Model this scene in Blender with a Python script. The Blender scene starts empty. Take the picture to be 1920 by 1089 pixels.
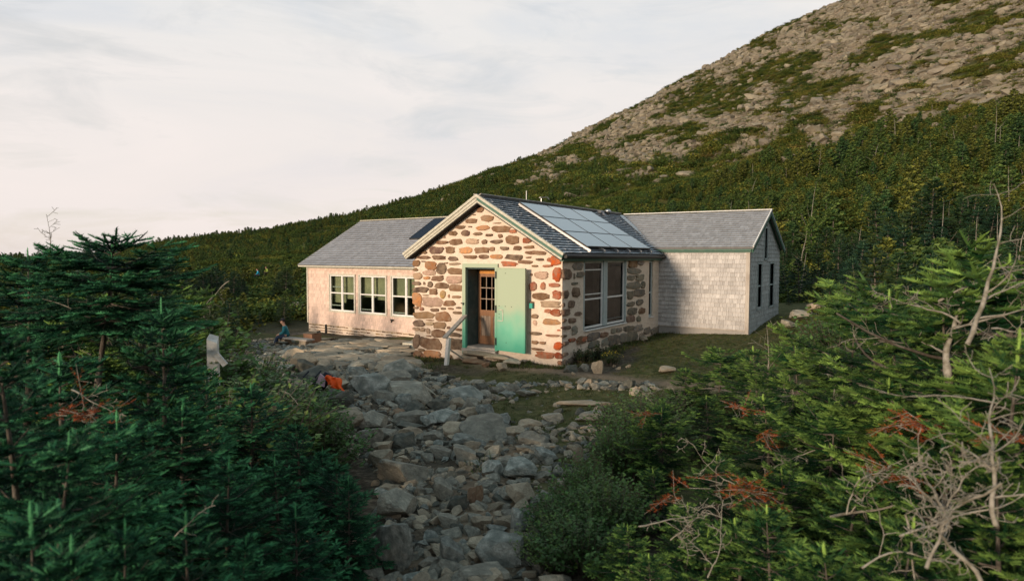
import bpy, bmesh, math, random
import numpy as np
from mathutils import Vector, Matrix
R = math.radians
random.seed(7); rng = np.random.default_rng(7)
scene = bpy.context.scene
COL = scene.collection

# ------------------------------------------------------------------ camera
CAM = np.array([7.2597, -12.987, 2.4958]); YAW, PITCH, ROLL, FPX = -.5877, -.0522, -.003, 1207.4
cam_d = bpy.data.cameras.new('camera'); cam = bpy.data.objects.new('camera', cam_d); COL.objects.link(cam)
cam.location = CAM
cam.rotation_euler = (Matrix.Rotation(-YAW, 3, 'Z') @ Matrix.Rotation(math.pi/2 + PITCH, 3, 'X') @ Matrix.Rotation(-ROLL, 3, 'Z')).to_euler()
cam_d.sensor_width = 36; cam_d.lens = FPX/1920*36
cam_d.clip_start = .05; cam_d.clip_end = 20000
cam_d.dof.use_dof = True; cam_d.dof.focus_distance = 14.5; cam_d.dof.aperture_fstop = 2.4
scene.camera = cam

# ------------------------------------------------------------------ sun and sky
SUN_EL, SUN_AZ = R(9), math.atan2(-.15, -.99)          # azimuth measured from +Y towards +X
sd = Vector((math.sin(SUN_AZ)*math.cos(SUN_EL), math.cos(SUN_AZ)*math.cos(SUN_EL), math.sin(SUN_EL)))
sl = bpy.data.lights.new('sun', 'SUN'); sun = bpy.data.objects.new('sun', sl); COL.objects.link(sun)
sun.rotation_euler = sd.to_track_quat('Z', 'Y').to_euler()
sl.energy = 4.5; sl.angle = R(8); sl.color = (1.0, .77, .56)
world = bpy.data.worlds.new('World'); scene.world = world; world.use_nodes = True
def build_world():
    nt = world.node_tree; N = nt.nodes; Lk = nt.links; N.clear()
    out = N.new('ShaderNodeOutputWorld')
    sky = N.new('ShaderNodeTexSky'); sky.sky_type = 'NISHITA'; sky.sun_disc = False
    sky.sun_elevation = SUN_EL; sky.sun_rotation = SUN_AZ % (2*math.pi)
    b1 = N.new('ShaderNodeBackground'); b1.inputs[1].default_value = .13; Lk.new(sky.outputs[0], b1.inputs[0])
    tc = N.new('ShaderNodeTexCoord'); mp = N.new('ShaderNodeMapping'); mp.inputs['Scale'].default_value = (1.2, 1.2, 5.0)
    mp.inputs['Rotation'].default_value = (.08, .12, .5)
    Lk.new(tc.outputs['Generated'], mp.inputs[0])
    n1 = N.new('ShaderNodeTexNoise'); n1.inputs['Scale'].default_value = 1.5; n1.inputs['Detail'].default_value = 8
    n1.inputs['Roughness'].default_value = .55; n1.inputs['Distortion'].default_value = .5
    Lk.new(mp.outputs[0], n1.inputs[0])
    n2 = N.new('ShaderNodeTexNoise'); n2.inputs['Scale'].default_value = 3.4; n2.inputs['Detail'].default_value = 9
    n2.inputs['Roughness'].default_value = .6; n2.inputs['Distortion'].default_value = .9
    Lk.new(mp.outputs[0], n2.inputs[0])
    # cloud tone
    r2 = N.new('ShaderNodeValToRGB'); e = r2.color_ramp.elements
    e[0].position = .32; e[0].color = (.62, .655, .70, 1); e[1].position = .70; e[1].color = (.85, .80, .775, 1)
    x = e.new(.5); x.color = (.76, .745, .73, 1)
    Lk.new(n1.outputs[0], r2.inputs[0])
    # warm light towards the horizon
    sp = N.new('ShaderNodeSeparateXYZ'); Lk.new(tc.outputs['Generated'], sp.inputs[0])
    mr = N.new('ShaderNodeMapRange'); mr.inputs[1].default_value = 0; mr.inputs[2].default_value = .32
    mr.inputs[3].default_value = .8; mr.inputs[4].default_value = 0; Lk.new(sp.outputs[2], mr.inputs[0])
    mx = N.new('ShaderNodeMix'); mx.data_type = 'RGBA'; mx.inputs[7].default_value = (.84, .735, .69, 1)
    Lk.new(mr.outputs[0], mx.inputs[0]); Lk.new(r2.outputs[0], mx.inputs[6])
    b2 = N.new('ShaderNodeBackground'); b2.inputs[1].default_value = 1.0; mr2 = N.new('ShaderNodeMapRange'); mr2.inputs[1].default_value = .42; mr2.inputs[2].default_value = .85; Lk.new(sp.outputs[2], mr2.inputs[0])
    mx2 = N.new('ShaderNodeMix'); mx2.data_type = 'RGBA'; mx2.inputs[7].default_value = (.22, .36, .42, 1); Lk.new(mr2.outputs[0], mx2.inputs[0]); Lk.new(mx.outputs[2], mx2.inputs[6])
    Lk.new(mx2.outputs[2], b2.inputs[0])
    r3 = N.new('ShaderNodeValToRGB'); r3.color_ramp.elements[0].position = .30; r3.color_ramp.elements[0].color = (.78,)*3+(1,)
    r3.color_ramp.elements[1].position = .50; r3.color_ramp.elements[1].color = (1, 1, 1, 1)
    Lk.new(n2.outputs[0], r3.inputs[0])
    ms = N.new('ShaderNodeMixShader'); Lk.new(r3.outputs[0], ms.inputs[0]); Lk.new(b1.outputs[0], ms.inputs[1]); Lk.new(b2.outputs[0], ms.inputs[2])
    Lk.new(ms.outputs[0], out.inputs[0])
build_world()
scene.view_settings.view_transform = 'Standard'; scene.view_settings.look = 'None'
scene.view_settings.exposure = 0.15; scene.view_settings.gamma = 1
scene.render.engine = 'CYCLES'
scene.cycles.max_bounces = 6; scene.cycles.transparent_max_bounces = 12; scene.cycles.use_denoising = True

# ------------------------------------------------------------------ projection helpers (pixel of the photo <-> place)
_ca, _sa, _cp, _sp, _cr, _sr = math.cos(YAW), math.sin(YAW), math.cos(PITCH), math.sin(PITCH), math.cos(ROLL), math.sin(ROLL)
def ray(u, v):
    a = (u-960)/FPX; b = -(v-544.5)/FPX
    rx = a*_cr - b*_sr; U = a*_sr + b*_cr
    fw = _cp - U*_sp; uz = _sp + U*_cp
    return np.array([rx*_ca + fw*_sa, -rx*_sa + fw*_ca, uz])
def on_plane(u, v, n, d):
    r = ray(u, v); n = np.array(n, float); return CAM + r*((d - n@CAM)/(n@r))
def project(P):
    d = np.asarray(P, float) - CAM
    fx = d[..., 0]*_sa + d[..., 1]*_ca; rx = d[..., 0]*_ca - d[..., 1]*_sa
    F = fx*_cp + d[..., 2]*_sp; U = -fx*_sp + d[..., 2]*_cp
    F = np.where(F < .01, .01, F)
    return 960 + FPX*(rx*_cr + U*_sr)/F, 544.5 - FPX*(-rx*_sr + U*_cr)/F

# ------------------------------------------------------------------ numpy noise
_perm = np.random.default_rng(3).random((256, 256))
def vnoise(x, y):
    xi = np.floor(x).astype(int); yi = np.floor(y).astype(int); fx = x-xi; fy = y-yi
    fx = fx*fx*(3-2*fx); fy = fy*fy*(3-2*fy)
    g = lambda a, b: _perm[a & 255, b & 255]
    return (g(xi, yi)*(1-fx) + g(xi+1, yi)*fx)*(1-fy) + (g(xi, yi+1)*(1-fx) + g(xi+1, yi+1)*fx)*fy
def fbm(x, y, o=4):
    s = 0; a = .5; t = 0
    for i in range(o):
        s = s + a*vnoise(x*2**i + 17.3*i, y*2**i + 5.1*i); t += a; a *= .5
    return s/t
def sstep(a, b, x):
    t = np.clip((x-a)/(b-a), 0, 1); return t*t*(3-2*t)

# ------------------------------------------------------------------ mesh helpers
def tag(o, label=None, cat=None, group=None, kind=None):
    if label: o['label'] = label
    if cat: o['category'] = cat
    if group: o['group'] = group
    if kind: o['kind'] = kind
    return o
def empty(name, loc=(0, 0, 0), rz=0, label=None, cat=None, group=None):
    o = bpy.data.objects.new(name, None); COL.objects.link(o); o.location = loc; o.rotation_euler = (0, 0, rz)
    o.empty_display_size = .2
    return tag(o, label, cat, group)
def np_mesh(name, V, F, C=None, mi=None, smooth=False):
    """V (n,3); F list of (k,m) arrays of face corner indices; C (faces,3) colours"""
    me = bpy.data.meshes.new(name)
    V = np.asarray(V, np.float32); F = [np.asarray(f, np.int32) for f in F if len(f)]
    loops = np.concatenate([f.ravel() for f in F]); tot = np.concatenate([np.full(len(f), f.shape[1], np.int32) for f in F])
    me.vertices.add(len(V)); me.vertices.foreach_set('co', V.ravel())
    me.loops.add(len(loops)); me.loops.foreach_set('vertex_index', loops)
    me.polygons.add(len(tot)); st = np.zeros(len(tot), np.int32); st[1:] = np.cumsum(tot)[:-1]
    me.polygons.foreach_set('loop_start', st); me.polygons.foreach_set('loop_total', tot)
    if mi is not None: me.polygons.foreach_set('material_index', np.asarray(mi, np.int32))
    me.polygons.foreach_set('use_smooth', np.full(len(tot), smooth))
    if C is not None:
        a = me.attributes.new('Col', 'FLOAT_COLOR', 'FACE'); cc = np.ones((len(tot), 4), np.float32); cc[:, :3] = C
        a.data.foreach_set('color', cc.ravel())
    me.update(calc_edges=True)
    return me
class MB:
    def __init__(s): s.v = []; s.f = []; s.c = []; s.m = []; s.col = (1, 1, 1); s.mi = 0
    def face(s, idx): s.f.append(tuple(idx)); s.c.append(s.col); s.m.append(s.mi)
    def poly(s, pts):
        b = len(s.v); s.v += [tuple(map(float, p)) for p in pts]; s.face(range(b, b+len(pts)))
    def hexa(s, p):                                           # 8 corners: bottom 4 (ccw from above), top 4
        b = len(s.v); s.v += [tuple(map(float, q)) for q in p]
        for q in ((3, 2, 1, 0), (4, 5, 6, 7), (0, 1, 5, 4), (1, 2, 6, 5), (2, 3, 7, 6), (3, 0, 4, 7)): s.face([b+i for i in q])
    def box(s, a, b):
        x0, y0, z0 = a; x1, y1, z1 = b
        s.hexa([(x0, y0, z0), (x1, y0, z0), (x1, y1, z0), (x0, y1, z0), (x0, y0, z1), (x1, y0, z1), (x1, y1, z1), (x0, y1, z1)])
    def bar(s, a, b, w, h, up=(0, 0, 1)):                     # rectangular bar between two points
        a = Vector(a); b = Vector(b); d = (b-a).normalized(); side = d.cross(Vector(up)).normalized(); u = side.cross(d)
        P = [a - side*w/2 - u*h/2, a + side*w/2 - u*h/2, b + side*w/2 - u*h/2, b - side*w/2 - u*h/2]
        P += [p + u*h for p in P]; s.hexa(P)
    def tube(s, pts, rad, n=7, cap=True):
        pts = [Vector(p) for p in pts]; rings = []
        if not hasattr(rad, '__len__'): rad = [rad]*len(pts)
        for i, p in enumerate(pts):
            d = (pts[min(i+1, len(pts)-1)] - pts[max(i-1, 0)]).normalized()
            a = d.cross(Vector((.31, .22, .92))).normalized(); b = d.cross(a); r = []
            for k in range(n):
                t = 2*math.pi*k/n; r.append(len(s.v)); s.v.append(tuple(p + (a*math.cos(t) + b*math.sin(t))*rad[i]))
            rings.append(r)
        for r0, r1 in zip(rings, rings[1:]):
            for k in range(n): s.face((r0[k], r0[(k+1) % n], r1[(k+1) % n], r1[k]))
        if cap: s.face(rings[0][::-1]); s.face(rings[-1])
    def mesh(s, name, mats, smooth=False):
        me = bpy.data.meshes.new(name); me.from_pydata(s.v, [], s.f)
        a = me.attributes.new('Col', 'FLOAT_COLOR', 'FACE'); cc = np.ones((len(s.f), 4), np.float32); cc[:, :3] = s.c
        a.data.foreach_set('color', cc.ravel())
        me.polygons.foreach_set('material_index', np.array(s.m, np.int32))
        me.polygons.foreach_set('use_smooth', np.full(len(s.f), smooth))
        for m in (mats if isinstance(mats, (list, tuple)) else [mats]): me.materials.append(m)
        me.update(); return me
    def build(s, name, mats, parent=None, smooth=False):
        o = bpy.data.objects.new(name, s.mesh(name, mats, smooth)); COL.objects.link(o)
        if parent: o.parent = parent
        return o
def link_mesh(name, me, mats, parent=None):
    for m in (mats if isinstance(mats, (list, tuple)) else [mats]): me.materials.append(m)
    o = bpy.data.objects.new(name, me); COL.objects.link(o)
    if parent: o.parent = parent
    return o
def copy_tree(o, parent=None):
    c = o.copy(); COL.objects.link(c)
    if parent: c.parent = parent
    for ch in o.children: copy_tree(ch, c)
    return c
def child_on(root, P):                                        # world point into the frame of a root placed at root.location
    return tuple(np.array(P, float) - np.array(root.location))

# ------------------------------------------------------------------ materials
def mat(name, col=(.5, .5, .5), rough=.8, metal=0, attr=False, n_scale=0, n_amt=0, n_col=None, bump=0, b_scale=20, b_det=6,
        spec=.3, var=0, transl=0, n2=None, obj=True, stretch=None):
    """one Principled material: base colour (times the face colour), noise mottling, fine bump"""
    m = bpy.data.materials.new(name); m.use_nodes = True; nt = m.node_tree; N = nt.nodes; Lk = nt.links
    p = N['Principled BSDF']; p.inputs['Roughness'].default_value = rough; p.inputs['Metallic'].default_value = metal
    p.inputs['Specular IOR Level'].default_value = spec
    tc = N.new('ShaderNodeTexCoord'); co = tc.outputs['Object']
    if stretch:
        mp = N.new('ShaderNodeMapping'); mp.inputs['Scale'].default_value = stretch; Lk.new(co, mp.inputs[0]); co = mp.outputs[0]
    if attr:
        at = N.new('ShaderNodeAttribute'); at.attribute_name = 'Col'; c = at.outputs['Color']
        if tuple(col) != (1, 1, 1):
            q = N.new('ShaderNodeMix'); q.data_type = 'RGBA'; q.blend_type = 'MULTIPLY'; q.inputs[0].default_value = 1
            Lk.new(c, q.inputs[6]); q.inputs[7].default_value = (*col, 1); c = q.outputs[2]
    else:
        rg = N.new('ShaderNodeRGB'); rg.outputs[0].default_value = (*col, 1); c = rg.outputs[0]
    def mixin(c, scale, amt, ncol, det=6, lo=.4, hi=.62):
        n = N.new('ShaderNodeTexNoise'); n.inputs['Scale'].default_value = scale; n.inputs['Detail'].default_value = det
        n.inputs['Roughness'].default_value = .65; Lk.new(co, n.inputs['Vector'])
        r = N.new('ShaderNodeMapRange'); r.inputs[1].default_value = lo; r.inputs[2].default_value = hi
        r.inputs[3].default_value = 0; r.inputs[4].default_value = amt; Lk.new(n.outputs[0], r.inputs[0])
        q = N.new('ShaderNodeMix'); q.data_type = 'RGBA'; Lk.new(r.outputs[0], q.inputs[0]); Lk.new(c, q.inputs[6])
        q.inputs[7].default_value = (*ncol, 1); return q.outputs[2]
    if n_amt: c = mixin(c, n_scale, n_amt, n_col)
    if n2: c = mixin(c, *n2)
    if var:
        oi = N.new('ShaderNodeObjectInfo'); hs = N.new('ShaderNodeHueSaturation')
        r = N.new('ShaderNodeMapRange'); r.inputs[3].default_value = 1-var; r.inputs[4].default_value = 1+var
        Lk.new(oi.outputs['Random'], r.inputs[0]); Lk.new(r.outputs[0], hs.inputs['Value']); Lk.new(c, hs.inputs['Color']); c = hs.outputs[0]
    Lk.new(c, p.inputs['Base Color'])
    if bump:
        n = N.new('ShaderNodeTexNoise'); n.inputs['Scale'].default_value = b_scale; n.inputs['Detail'].default_value = b_det
        n.inputs['Roughness'].default_value = .6; Lk.new(co, n.inputs['Vector'])
        b = N.new('ShaderNodeBump'); b.inputs['Strength'].default_value = 1; b.inputs['Distance'].default_value = bump
        Lk.new(n.outputs[0], b.inputs['Height']); Lk.new(b.outputs[0], p.inputs['Normal'])
    if transl:
        t = N.new('ShaderNodeBsdfTranslucent'); Lk.new(c, t.inputs[0]); ms = N.new('ShaderNodeMixShader'); ms.inputs[0].default_value = transl
        Lk.new(p.outputs[0], ms.inputs[1]); Lk.new(t.outputs[0], ms.inputs[2]); Lk.new(ms.outputs[0], N['Material Output'].inputs[0])
    return m
MORTAR = mat('mortar', (.66, .55, .45), .95, n_scale=5, n_amt=.5, n_col=(.50, .42, .33), bump=.035, b_scale=18, n2=(11, .5, (.74, .64, .53)))
STONE = mat('wall_stone', (1, 1, 1), .85, attr=True, n_scale=14, n_amt=.45, n_col=(.07, .045, .03), bump=.03, b_scale=20, n2=(7, .4, (.42, .31, .21)))
WOOD = mat('weathered_wood', (.40, .37, .33), .8, attr=False, n_scale=8, n_amt=.6, n_col=(.24, .20, .17), bump=.004, b_scale=30, stretch=(1, 1, .25))
CEDAR = mat('grey_cedar_shingle', (1, 1, 1), .85, attr=True, n_scale=16, n_amt=.35, n_col=(.22, .21, .20), bump=.004, b_scale=60, stretch=(3, 3, .4))
ROOFM = mat('roof_shingle', (1, 1, 1), .75, attr=True, n_scale=9, n_amt=.35, n_col=(.13, .13, .135), bump=.004, b_scale=50)
TRIM = mat('green_trim_paint', (.05, .13, .10), .6, n_scale=12, n_amt=.5, n_col=(.12, .17, .13), bump=.002, b_scale=50)
PALE = mat('pale_trim_paint', (.50, .49, .42), .7, n_scale=14, n_amt=.7, n_col=(.33, .31, .24), bump=.002, b_scale=40)
WHITE = mat('white_paint', (.68, .68, .66), .6, n_scale=9, n_amt=.35, n_col=(.45, .44, .42))
FRAMEG = mat('grey_frame_paint', (.36, .42, .42), .6, n_scale=12, n_amt=.5, n_col=(.22, .27, .27))
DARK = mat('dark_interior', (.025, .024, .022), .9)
METAL = mat('galvanised_metal', (.45, .46, .47), .35, metal=.9)
BLACK = mat('black_metal', (.02, .02, .02), .5)
INTERIOR = mat('interior_boards', (.16, .10, .06), .8, n_scale=3, n_amt=.5, n_col=(.08, .05, .03))
BLIND = mat('roller_blind', (.66, .60, .40), .8, n_scale=2, n_amt=.5, n_col=(.25, .27, .18), transl=.2)
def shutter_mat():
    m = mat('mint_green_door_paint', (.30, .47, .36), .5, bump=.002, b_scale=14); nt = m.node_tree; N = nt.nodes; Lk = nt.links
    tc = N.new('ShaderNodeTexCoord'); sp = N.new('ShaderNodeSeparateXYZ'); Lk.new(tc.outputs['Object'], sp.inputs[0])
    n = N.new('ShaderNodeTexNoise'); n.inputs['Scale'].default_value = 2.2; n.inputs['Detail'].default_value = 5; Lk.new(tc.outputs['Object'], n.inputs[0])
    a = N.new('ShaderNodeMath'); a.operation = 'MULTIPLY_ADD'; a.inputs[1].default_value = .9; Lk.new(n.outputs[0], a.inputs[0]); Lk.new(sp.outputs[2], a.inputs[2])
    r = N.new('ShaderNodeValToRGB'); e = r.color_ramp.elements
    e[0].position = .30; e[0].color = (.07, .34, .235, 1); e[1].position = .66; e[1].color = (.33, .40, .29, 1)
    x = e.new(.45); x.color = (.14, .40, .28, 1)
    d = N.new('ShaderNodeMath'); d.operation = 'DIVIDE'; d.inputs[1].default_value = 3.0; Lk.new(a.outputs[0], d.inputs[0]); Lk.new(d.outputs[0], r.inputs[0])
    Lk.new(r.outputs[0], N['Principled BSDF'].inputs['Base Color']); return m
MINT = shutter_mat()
def glass_mat(name, tint, refl=.10, gl=.95):
    m = bpy.data.materials.new(name); m.use_nodes = True; nt = m.node_tree; N = nt.nodes; Lk = nt.links; N.clear()
    o = N.new('ShaderNodeOutputMaterial'); t = N.new('ShaderNodeBsdfTransparent'); t.inputs[0].default_value = (*tint, 1)
    g = N.new('ShaderNodeBsdfGlossy'); g.inputs['Roughness'].default_value = .03; g.inputs[0].default_value = (gl, gl, gl, 1)
    f = N.new('ShaderNodeLayerWeight'); f.inputs[0].default_value = .5; pw = N.new('ShaderNodeMath'); pw.operation = 'POWER'; pw.inputs[1].default_value = 5; Lk.new(f.outputs['Facing'], pw.inputs[0])
    a = N.new('ShaderNodeMath'); a.operation = 'ADD'; a.inputs[1].default_value = refl; Lk.new(pw.outputs[0], a.inputs[0])
    ms = N.new('ShaderNodeMixShader'); Lk.new(a.outputs[0], ms.inputs[0]); Lk.new(t.outputs[0], ms.inputs[1]); Lk.new(g.outputs[0], ms.inputs[2])
    Lk.new(ms.outputs[0], o.inputs[0]); return m
GLASS = glass_mat('window_glass', (.8, .85, .82)); DGLASS = glass_mat('dark_window_glass', (.30, .34, .35), .01, .5)
PANEL = mat('sky_tint_solar_cells', (.36, .48, .55), .3, spec=.6); PANEL.node_tree.nodes['Principled BSDF'].inputs['Coat Weight'].default_value = .0  # pale blue base paints in the sky that dark cells would mirror
DPANEL = mat('dark_solar_cells', (.006, .014, .03), .5, spec=.1)
NEEDLE = mat('fir_needles', (1, 1, 1), .6, attr=True, spec=.15, var=.12, transl=.08)
BARK = mat('spruce_bark', (.055, .045, .035), .95, n_scale=20, n_amt=.7, n_col=(.14, .13, .11), bump=.01, b_scale=40, stretch=(1, 1, .5))
DEADW = mat('bleached_dead_wood', (.27, .255, .22), .9, n_scale=18, n_amt=.9, n_col=(.11, .10, .07), bump=.004, b_scale=50)
LEAF = mat('shrub_leaf', (1, 1, 1), .5, attr=True, spec=.3, var=.1, transl=.35)
GRASS = mat('grass_blade', (1, 1, 1), .7, attr=True, spec=.2, transl=.2)
HILLG = mat('hill_foliage', (1, 1, 1), .85, attr=True, spec=.1, var=.35, transl=.12)
def rock_mat(name, a, b, c, var=.25, sc=1.0, bump=.02):
    m = mat(name, a, .88, n_scale=2.2*sc, n_amt=.8, n_col=b, bump=bump, b_scale=7*sc, b_det=10, var=var, n2=(9*sc, .5, c), spec=.25)
    return m
ROCK = [rock_mat('grey_rock', (.21, .20, .165), (.42, .395, .32), (.07, .07, .06)),
        rock_mat('blue_grey_rock', (.17, .185, .165), (.46, .46, .41), (.06, .075, .07)),
        rock_mat('tan_rock', (.33, .275, .20), (.50, .42, .31), (.14, .115, .085)),
        rock_mat('dark_rock', (.075, .08, .068), (.18, .17, .135), (.035, .04, .036)),
        rock_mat('rusty_rock', (.22, .13, .08), (.30, .23, .155), (.10, .075, .055))]
HROCK = rock_mat('hill_boulder', (.17, .150, .112), (.27, .240, .18), (.08, .075, .055), var=.3, sc=.35, bump=.08)
HROCK2 = rock_mat('hill_boulder_dark', (.14, .125, .10), (.22, .19, .145), (.08, .075, .065), var=.3, sc=.35, bump=.08)

# ------------------------------------------------------------------ ground and mountain: one sheet
_sk = [(-300, 505), (0, 497), (200, 480), (300, 466), (400, 449), (520, 430), (640, 408), (740, 380), (820, 357), (900, 326), (985, 297), (1060, 264),
       (1150, 215), (1250, 160), (1350, 110), (1450, 55), (1560, 0), (1700, -75), (1920, -170), (2300, -260), (3000, -300)]
_az = []; _el = []
for u_, v_ in _sk:
    r_ = ray(u_, v_); _az.append(math.atan2(r_[0], r_[1])); _el.append(r_[2]/math.hypot(r_[0], r_[1]))
_az = np.array(_az); _el = np.array(_el)
_az_full = np.concatenate([[-math.pi, -2.2], _az, [1.6, 2.4, math.pi]]); _el_full = np.concatenate([[.02, .0], _el, [.25, .08, .02]])
D0, DS, TAN0 = 33.0, 300.0, -.083
def hill_el(az): return np.interp(az, _az_full, _el_full)
def ground(x, y, rough=True):
    x = np.asarray(x, float); y = np.asarray(y, float)
    dx = x-CAM[0]; dy = y-CAM[1]; d = np.hypot(dx, dy)+1e-6; az = np.arctan2(dx, dy)
    near = .048*x + .026*y + .25*sstep(6, 12, y)*sstep(-3, 3, x)
    near = near + .74*np.exp(-(d/4.6)**2)
    back = -(y+18.5) + .15*(x-7)                                     # unseen knoll behind the camera, added to shade the foreground
    near = near + 1.9*sstep(0, 5, back)
    bank = np.abs((x-2.8) + .62*(y+6.5))                              # the path is slightly hollow
    near = near + .22*sstep(1.6, 3.4, bank)*sstep(-1, -4, y)
    el = hill_el(az); q = np.log(np.maximum(d, D0)/D0)/math.log(DS/D0)
    t = TAN0 + (el-TAN0)*np.minimum(q, 1)
    far = CAM[2] + d*t
    zs = CAM[2] + DS*el
    over = np.maximum(d-DS, 0)
    far = np.where(d > DS, zs + np.minimum(el, .3)*30*(1-np.exp(-over/60)) - over*.12, far)
    far = np.where(d > DS, np.maximum(far, -160), far)
    if rough:
        far = far + (fbm(x/26+40, y/26+7, 4)-.5)*np.clip((d-30)/60, 0, 1)*np.where(d > 900, 30, 5.0)*.9 + (fbm(x/5, y/5, 3)-.5)*np.clip((d-30)/60, 0, 1)*1.4
        near = near + (fbm(x/1.3, y/1.3, 4)-.5)*.14
    w = sstep(25, 40, d)
    return near*(1-w) + far*w
_dd = 2.0*1.004**np.arange(1320)
def at_ground(u, v, dmax=400):
    r = ray(u, v); h = math.hypot(r[0], r[1]); X = CAM[0] + r[0]*_dd/h; Y = CAM[1] + r[1]*_dd/h; Z = CAM[2] + r[2]*_dd/h
    hit = Z <= ground(X, Y); k = int(np.argmax(hit)) if hit.any() else len(_dd)-1; d = float(_dd[k])
    return np.array([X[k], Y[k], float(ground(X[k], Y[k]))]), d
_tl = [(-400, -1), (700, -1), (800, 330), (900, 318), (1000, 322), (1150, 315), (1250, 300), (1400, 268), (1500, 250), (1700, 235), (1920, 205), (2400, 160)]
_taz = []; _tel = []
for u_, v_ in _tl:
    r_ = ray(u_, v_ if v_ > 0 else 330); _taz.append(math.atan2(r_[0], r_[1])); _tel.append(r_[2]/math.hypot(r_[0], r_[1]) if v_ > 0 else .9)
def treeline(az): return np.interp(az, _taz, _tel)
def veg_cover(x, y):
    """1 = forest, 0 = bare scree, on the far hillside"""
    dx = x-CAM[0]; dy = y-CAM[1]; d = np.hypot(dx, dy); az = np.arctan2(dx, dy)
    el = hill_el(az); q = np.log(np.maximum(d, D0)/D0)/math.log(DS/D0); t = TAN0 + (el-TAN0)*np.minimum(q, 1)
    # streaks that follow the contour lines
    n = fbm(az*20+3 + t*22, t*105 - az*20, 5)*.62 + fbm(az*9+3 + t*14, t*46 - az*9, 3)*.38; n2 = fbm(x/16, y/16, 3)
    tl = treeline(az); k = (tl + .008 - t)/.04
    forest = np.clip(.5 + .5*k + (n-.5)*2.6, 0, 1)
    patch = sstep(.435, .55, n*.75 + n2*.25 + .04*np.clip((az-YAW-.02)*-2.5, -.3, 1.2) + .045 - .085*np.clip((t-tl)/.14, 0, 1.1))
    return np.maximum(forest, patch), forest
def terrain():
    na = 900
    az = np.concatenate([np.linspace(-1.42, .26, 700, endpoint=False), np.linspace(.26, 2*math.pi-1.42, 200, endpoint=False)])
    rr = np.concatenate([[0.05], np.linspace(.6, 24, 118), np.exp(np.linspace(math.log(24.2), math.log(330), 240)), np.exp(np.linspace(math.log(345), math.log(9000), 26))])
    A, Rr = np.meshgrid(az, rr); x = CAM[0] + np.sin(A)*Rr; y = CAM[1] + np.cos(A)*Rr; z = ground(x, y)
    V = np.stack([x, y, z], -1).reshape(-1, 3); na = len(az); nr = len(rr)
    i, j = np.meshgrid(np.arange(nr-1), np.arange(na), indexing='ij'); a = i*na + j; b = i*na + (j+1) % na
    F = np.stack([a, a+na, b+na, b], -1).reshape(-1, 4)
    me = np_mesh('ground', V, [F], smooth=True)
    cov, forest = veg_cover(x, y); dd = np.hypot(x-CAM[0], y-CAM[1])
    far = sstep(24, 34, dd)
    # near ground: R = grass, G = bare dirt, B = far hill (0/1), A = cover on the hill
    grass = np.clip(sstep(.44, .6, fbm(x/2.2, y/2.2, 4) + .32*sstep(.6, 2.2, x + .25*y)*sstep(-5.5, -3.5, y) + .35*sstep(1.5, 5, y)*sstep(.5, 1.5, x)), 0, 1)
    path = np.exp(-((y+.95 + .18*(x-.5))/.42)**2)*sstep(-2.8, -1.4, x) + np.exp(-(((x-2.8) + .62*(y+6.6))/.45)**2)*sstep(-5.2, -6.2, y)
    dirt = np.clip(path, 0, 1)
    c = np.stack([grass, dirt, far, cov], -1).reshape(-1, 4).astype(np.float32)
    at = me.attributes.new('Zone', 'FLOAT_COLOR', 'POINT'); at.data.foreach_set('color', c.ravel())
    m = bpy.data.materials.new('ground_soil_and_turf'); m.use_nodes = True; nt = m.node_tree; N = nt.nodes; Lk = nt.links
    p = N['Principled BSDF']; p.inputs['Roughness'].default_value = .95; p.inputs['Specular IOR Level'].default_value = .15
    az_ = N.new('ShaderNodeAttribute'); az_.attribute_name = 'Zone'; s = N.new('ShaderNodeSeparateColor'); Lk.new(az_.outputs['Color'], s.inputs[0])
    tc = N.new('ShaderNodeTexCoord')
    def noise(sc, det=8, rg=.65):
        n = N.new('ShaderNodeTexNoise'); n.inputs['Scale'].default_value = sc; n.inputs['Detail'].default_value = det; n.inputs['Roughness'].default_value = rg
        Lk.new(tc.outputs['Object'], n.inputs[0]); return n.outputs[0]
    def ramp(f, cols):
        r = N.new('ShaderNodeValToRGB'); e = r.color_ramp.elements
        e[0].position, e[0].color = cols[0][0], (*cols[0][1], 1); e[1].position, e[1].color = cols[-1][0], (*cols[-1][1], 1)
        for q, cc in cols[1:-1]: x = e.new(q); x.color = (*cc, 1)
        Lk.new(f, r.inputs[0]); return r.outputs[0]
    def mix(f, a, b):
        q = N.new('ShaderNodeMix'); q.data_type = 'RGBA'; Lk.new(f, q.inputs[0]); Lk.new(a, q.inputs[6]); Lk.new(b, q.inputs[7]); return q.outputs[2]
    soil = ramp(noise(11), [(.3, (.022, .018, .013)), (.5, (.065, .053, .038)), (.7, (.17, .14, .10))])
    turf = ramp(noise(6), [(.3, (.035, .042, .015)), (.5, (.075, .080, .028)), (.68, (.15, .125, .06))])
    dirt = ramp(noise(15), [(.3, (.12, .085, .055)), (.5, (.22, .16, .11)), (.7, (.34, .26, .18))])
    nearc = mix(s.outputs[1], mix(s.outputs[0], soil, turf), dirt)
    gravel = ramp(noise(1.3, 10, .75), [(.3, (.07, .06, .045)), (.48, (.18, .145, .105)), (.62, (.30, .24, .17)), (.75, (.36, .30, .22))])
    heath = ramp(noise(.5, 8), [(.3, (.018, .024, .009)), (.5, (.045, .050, .014)), (.7, (.10, .09, .03))])
    hill = mix(az_.outputs['Alpha'], gravel, heath)
    fin = mix(s.outputs[2], nearc, hill); Lk.new(fin, p.inputs['Base Color'])
    b = N.new('ShaderNodeBump'); b.inputs['Distance'].default_value = .03; Lk.new(noise(16, 10, .7), b.inputs['Height'])
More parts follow.
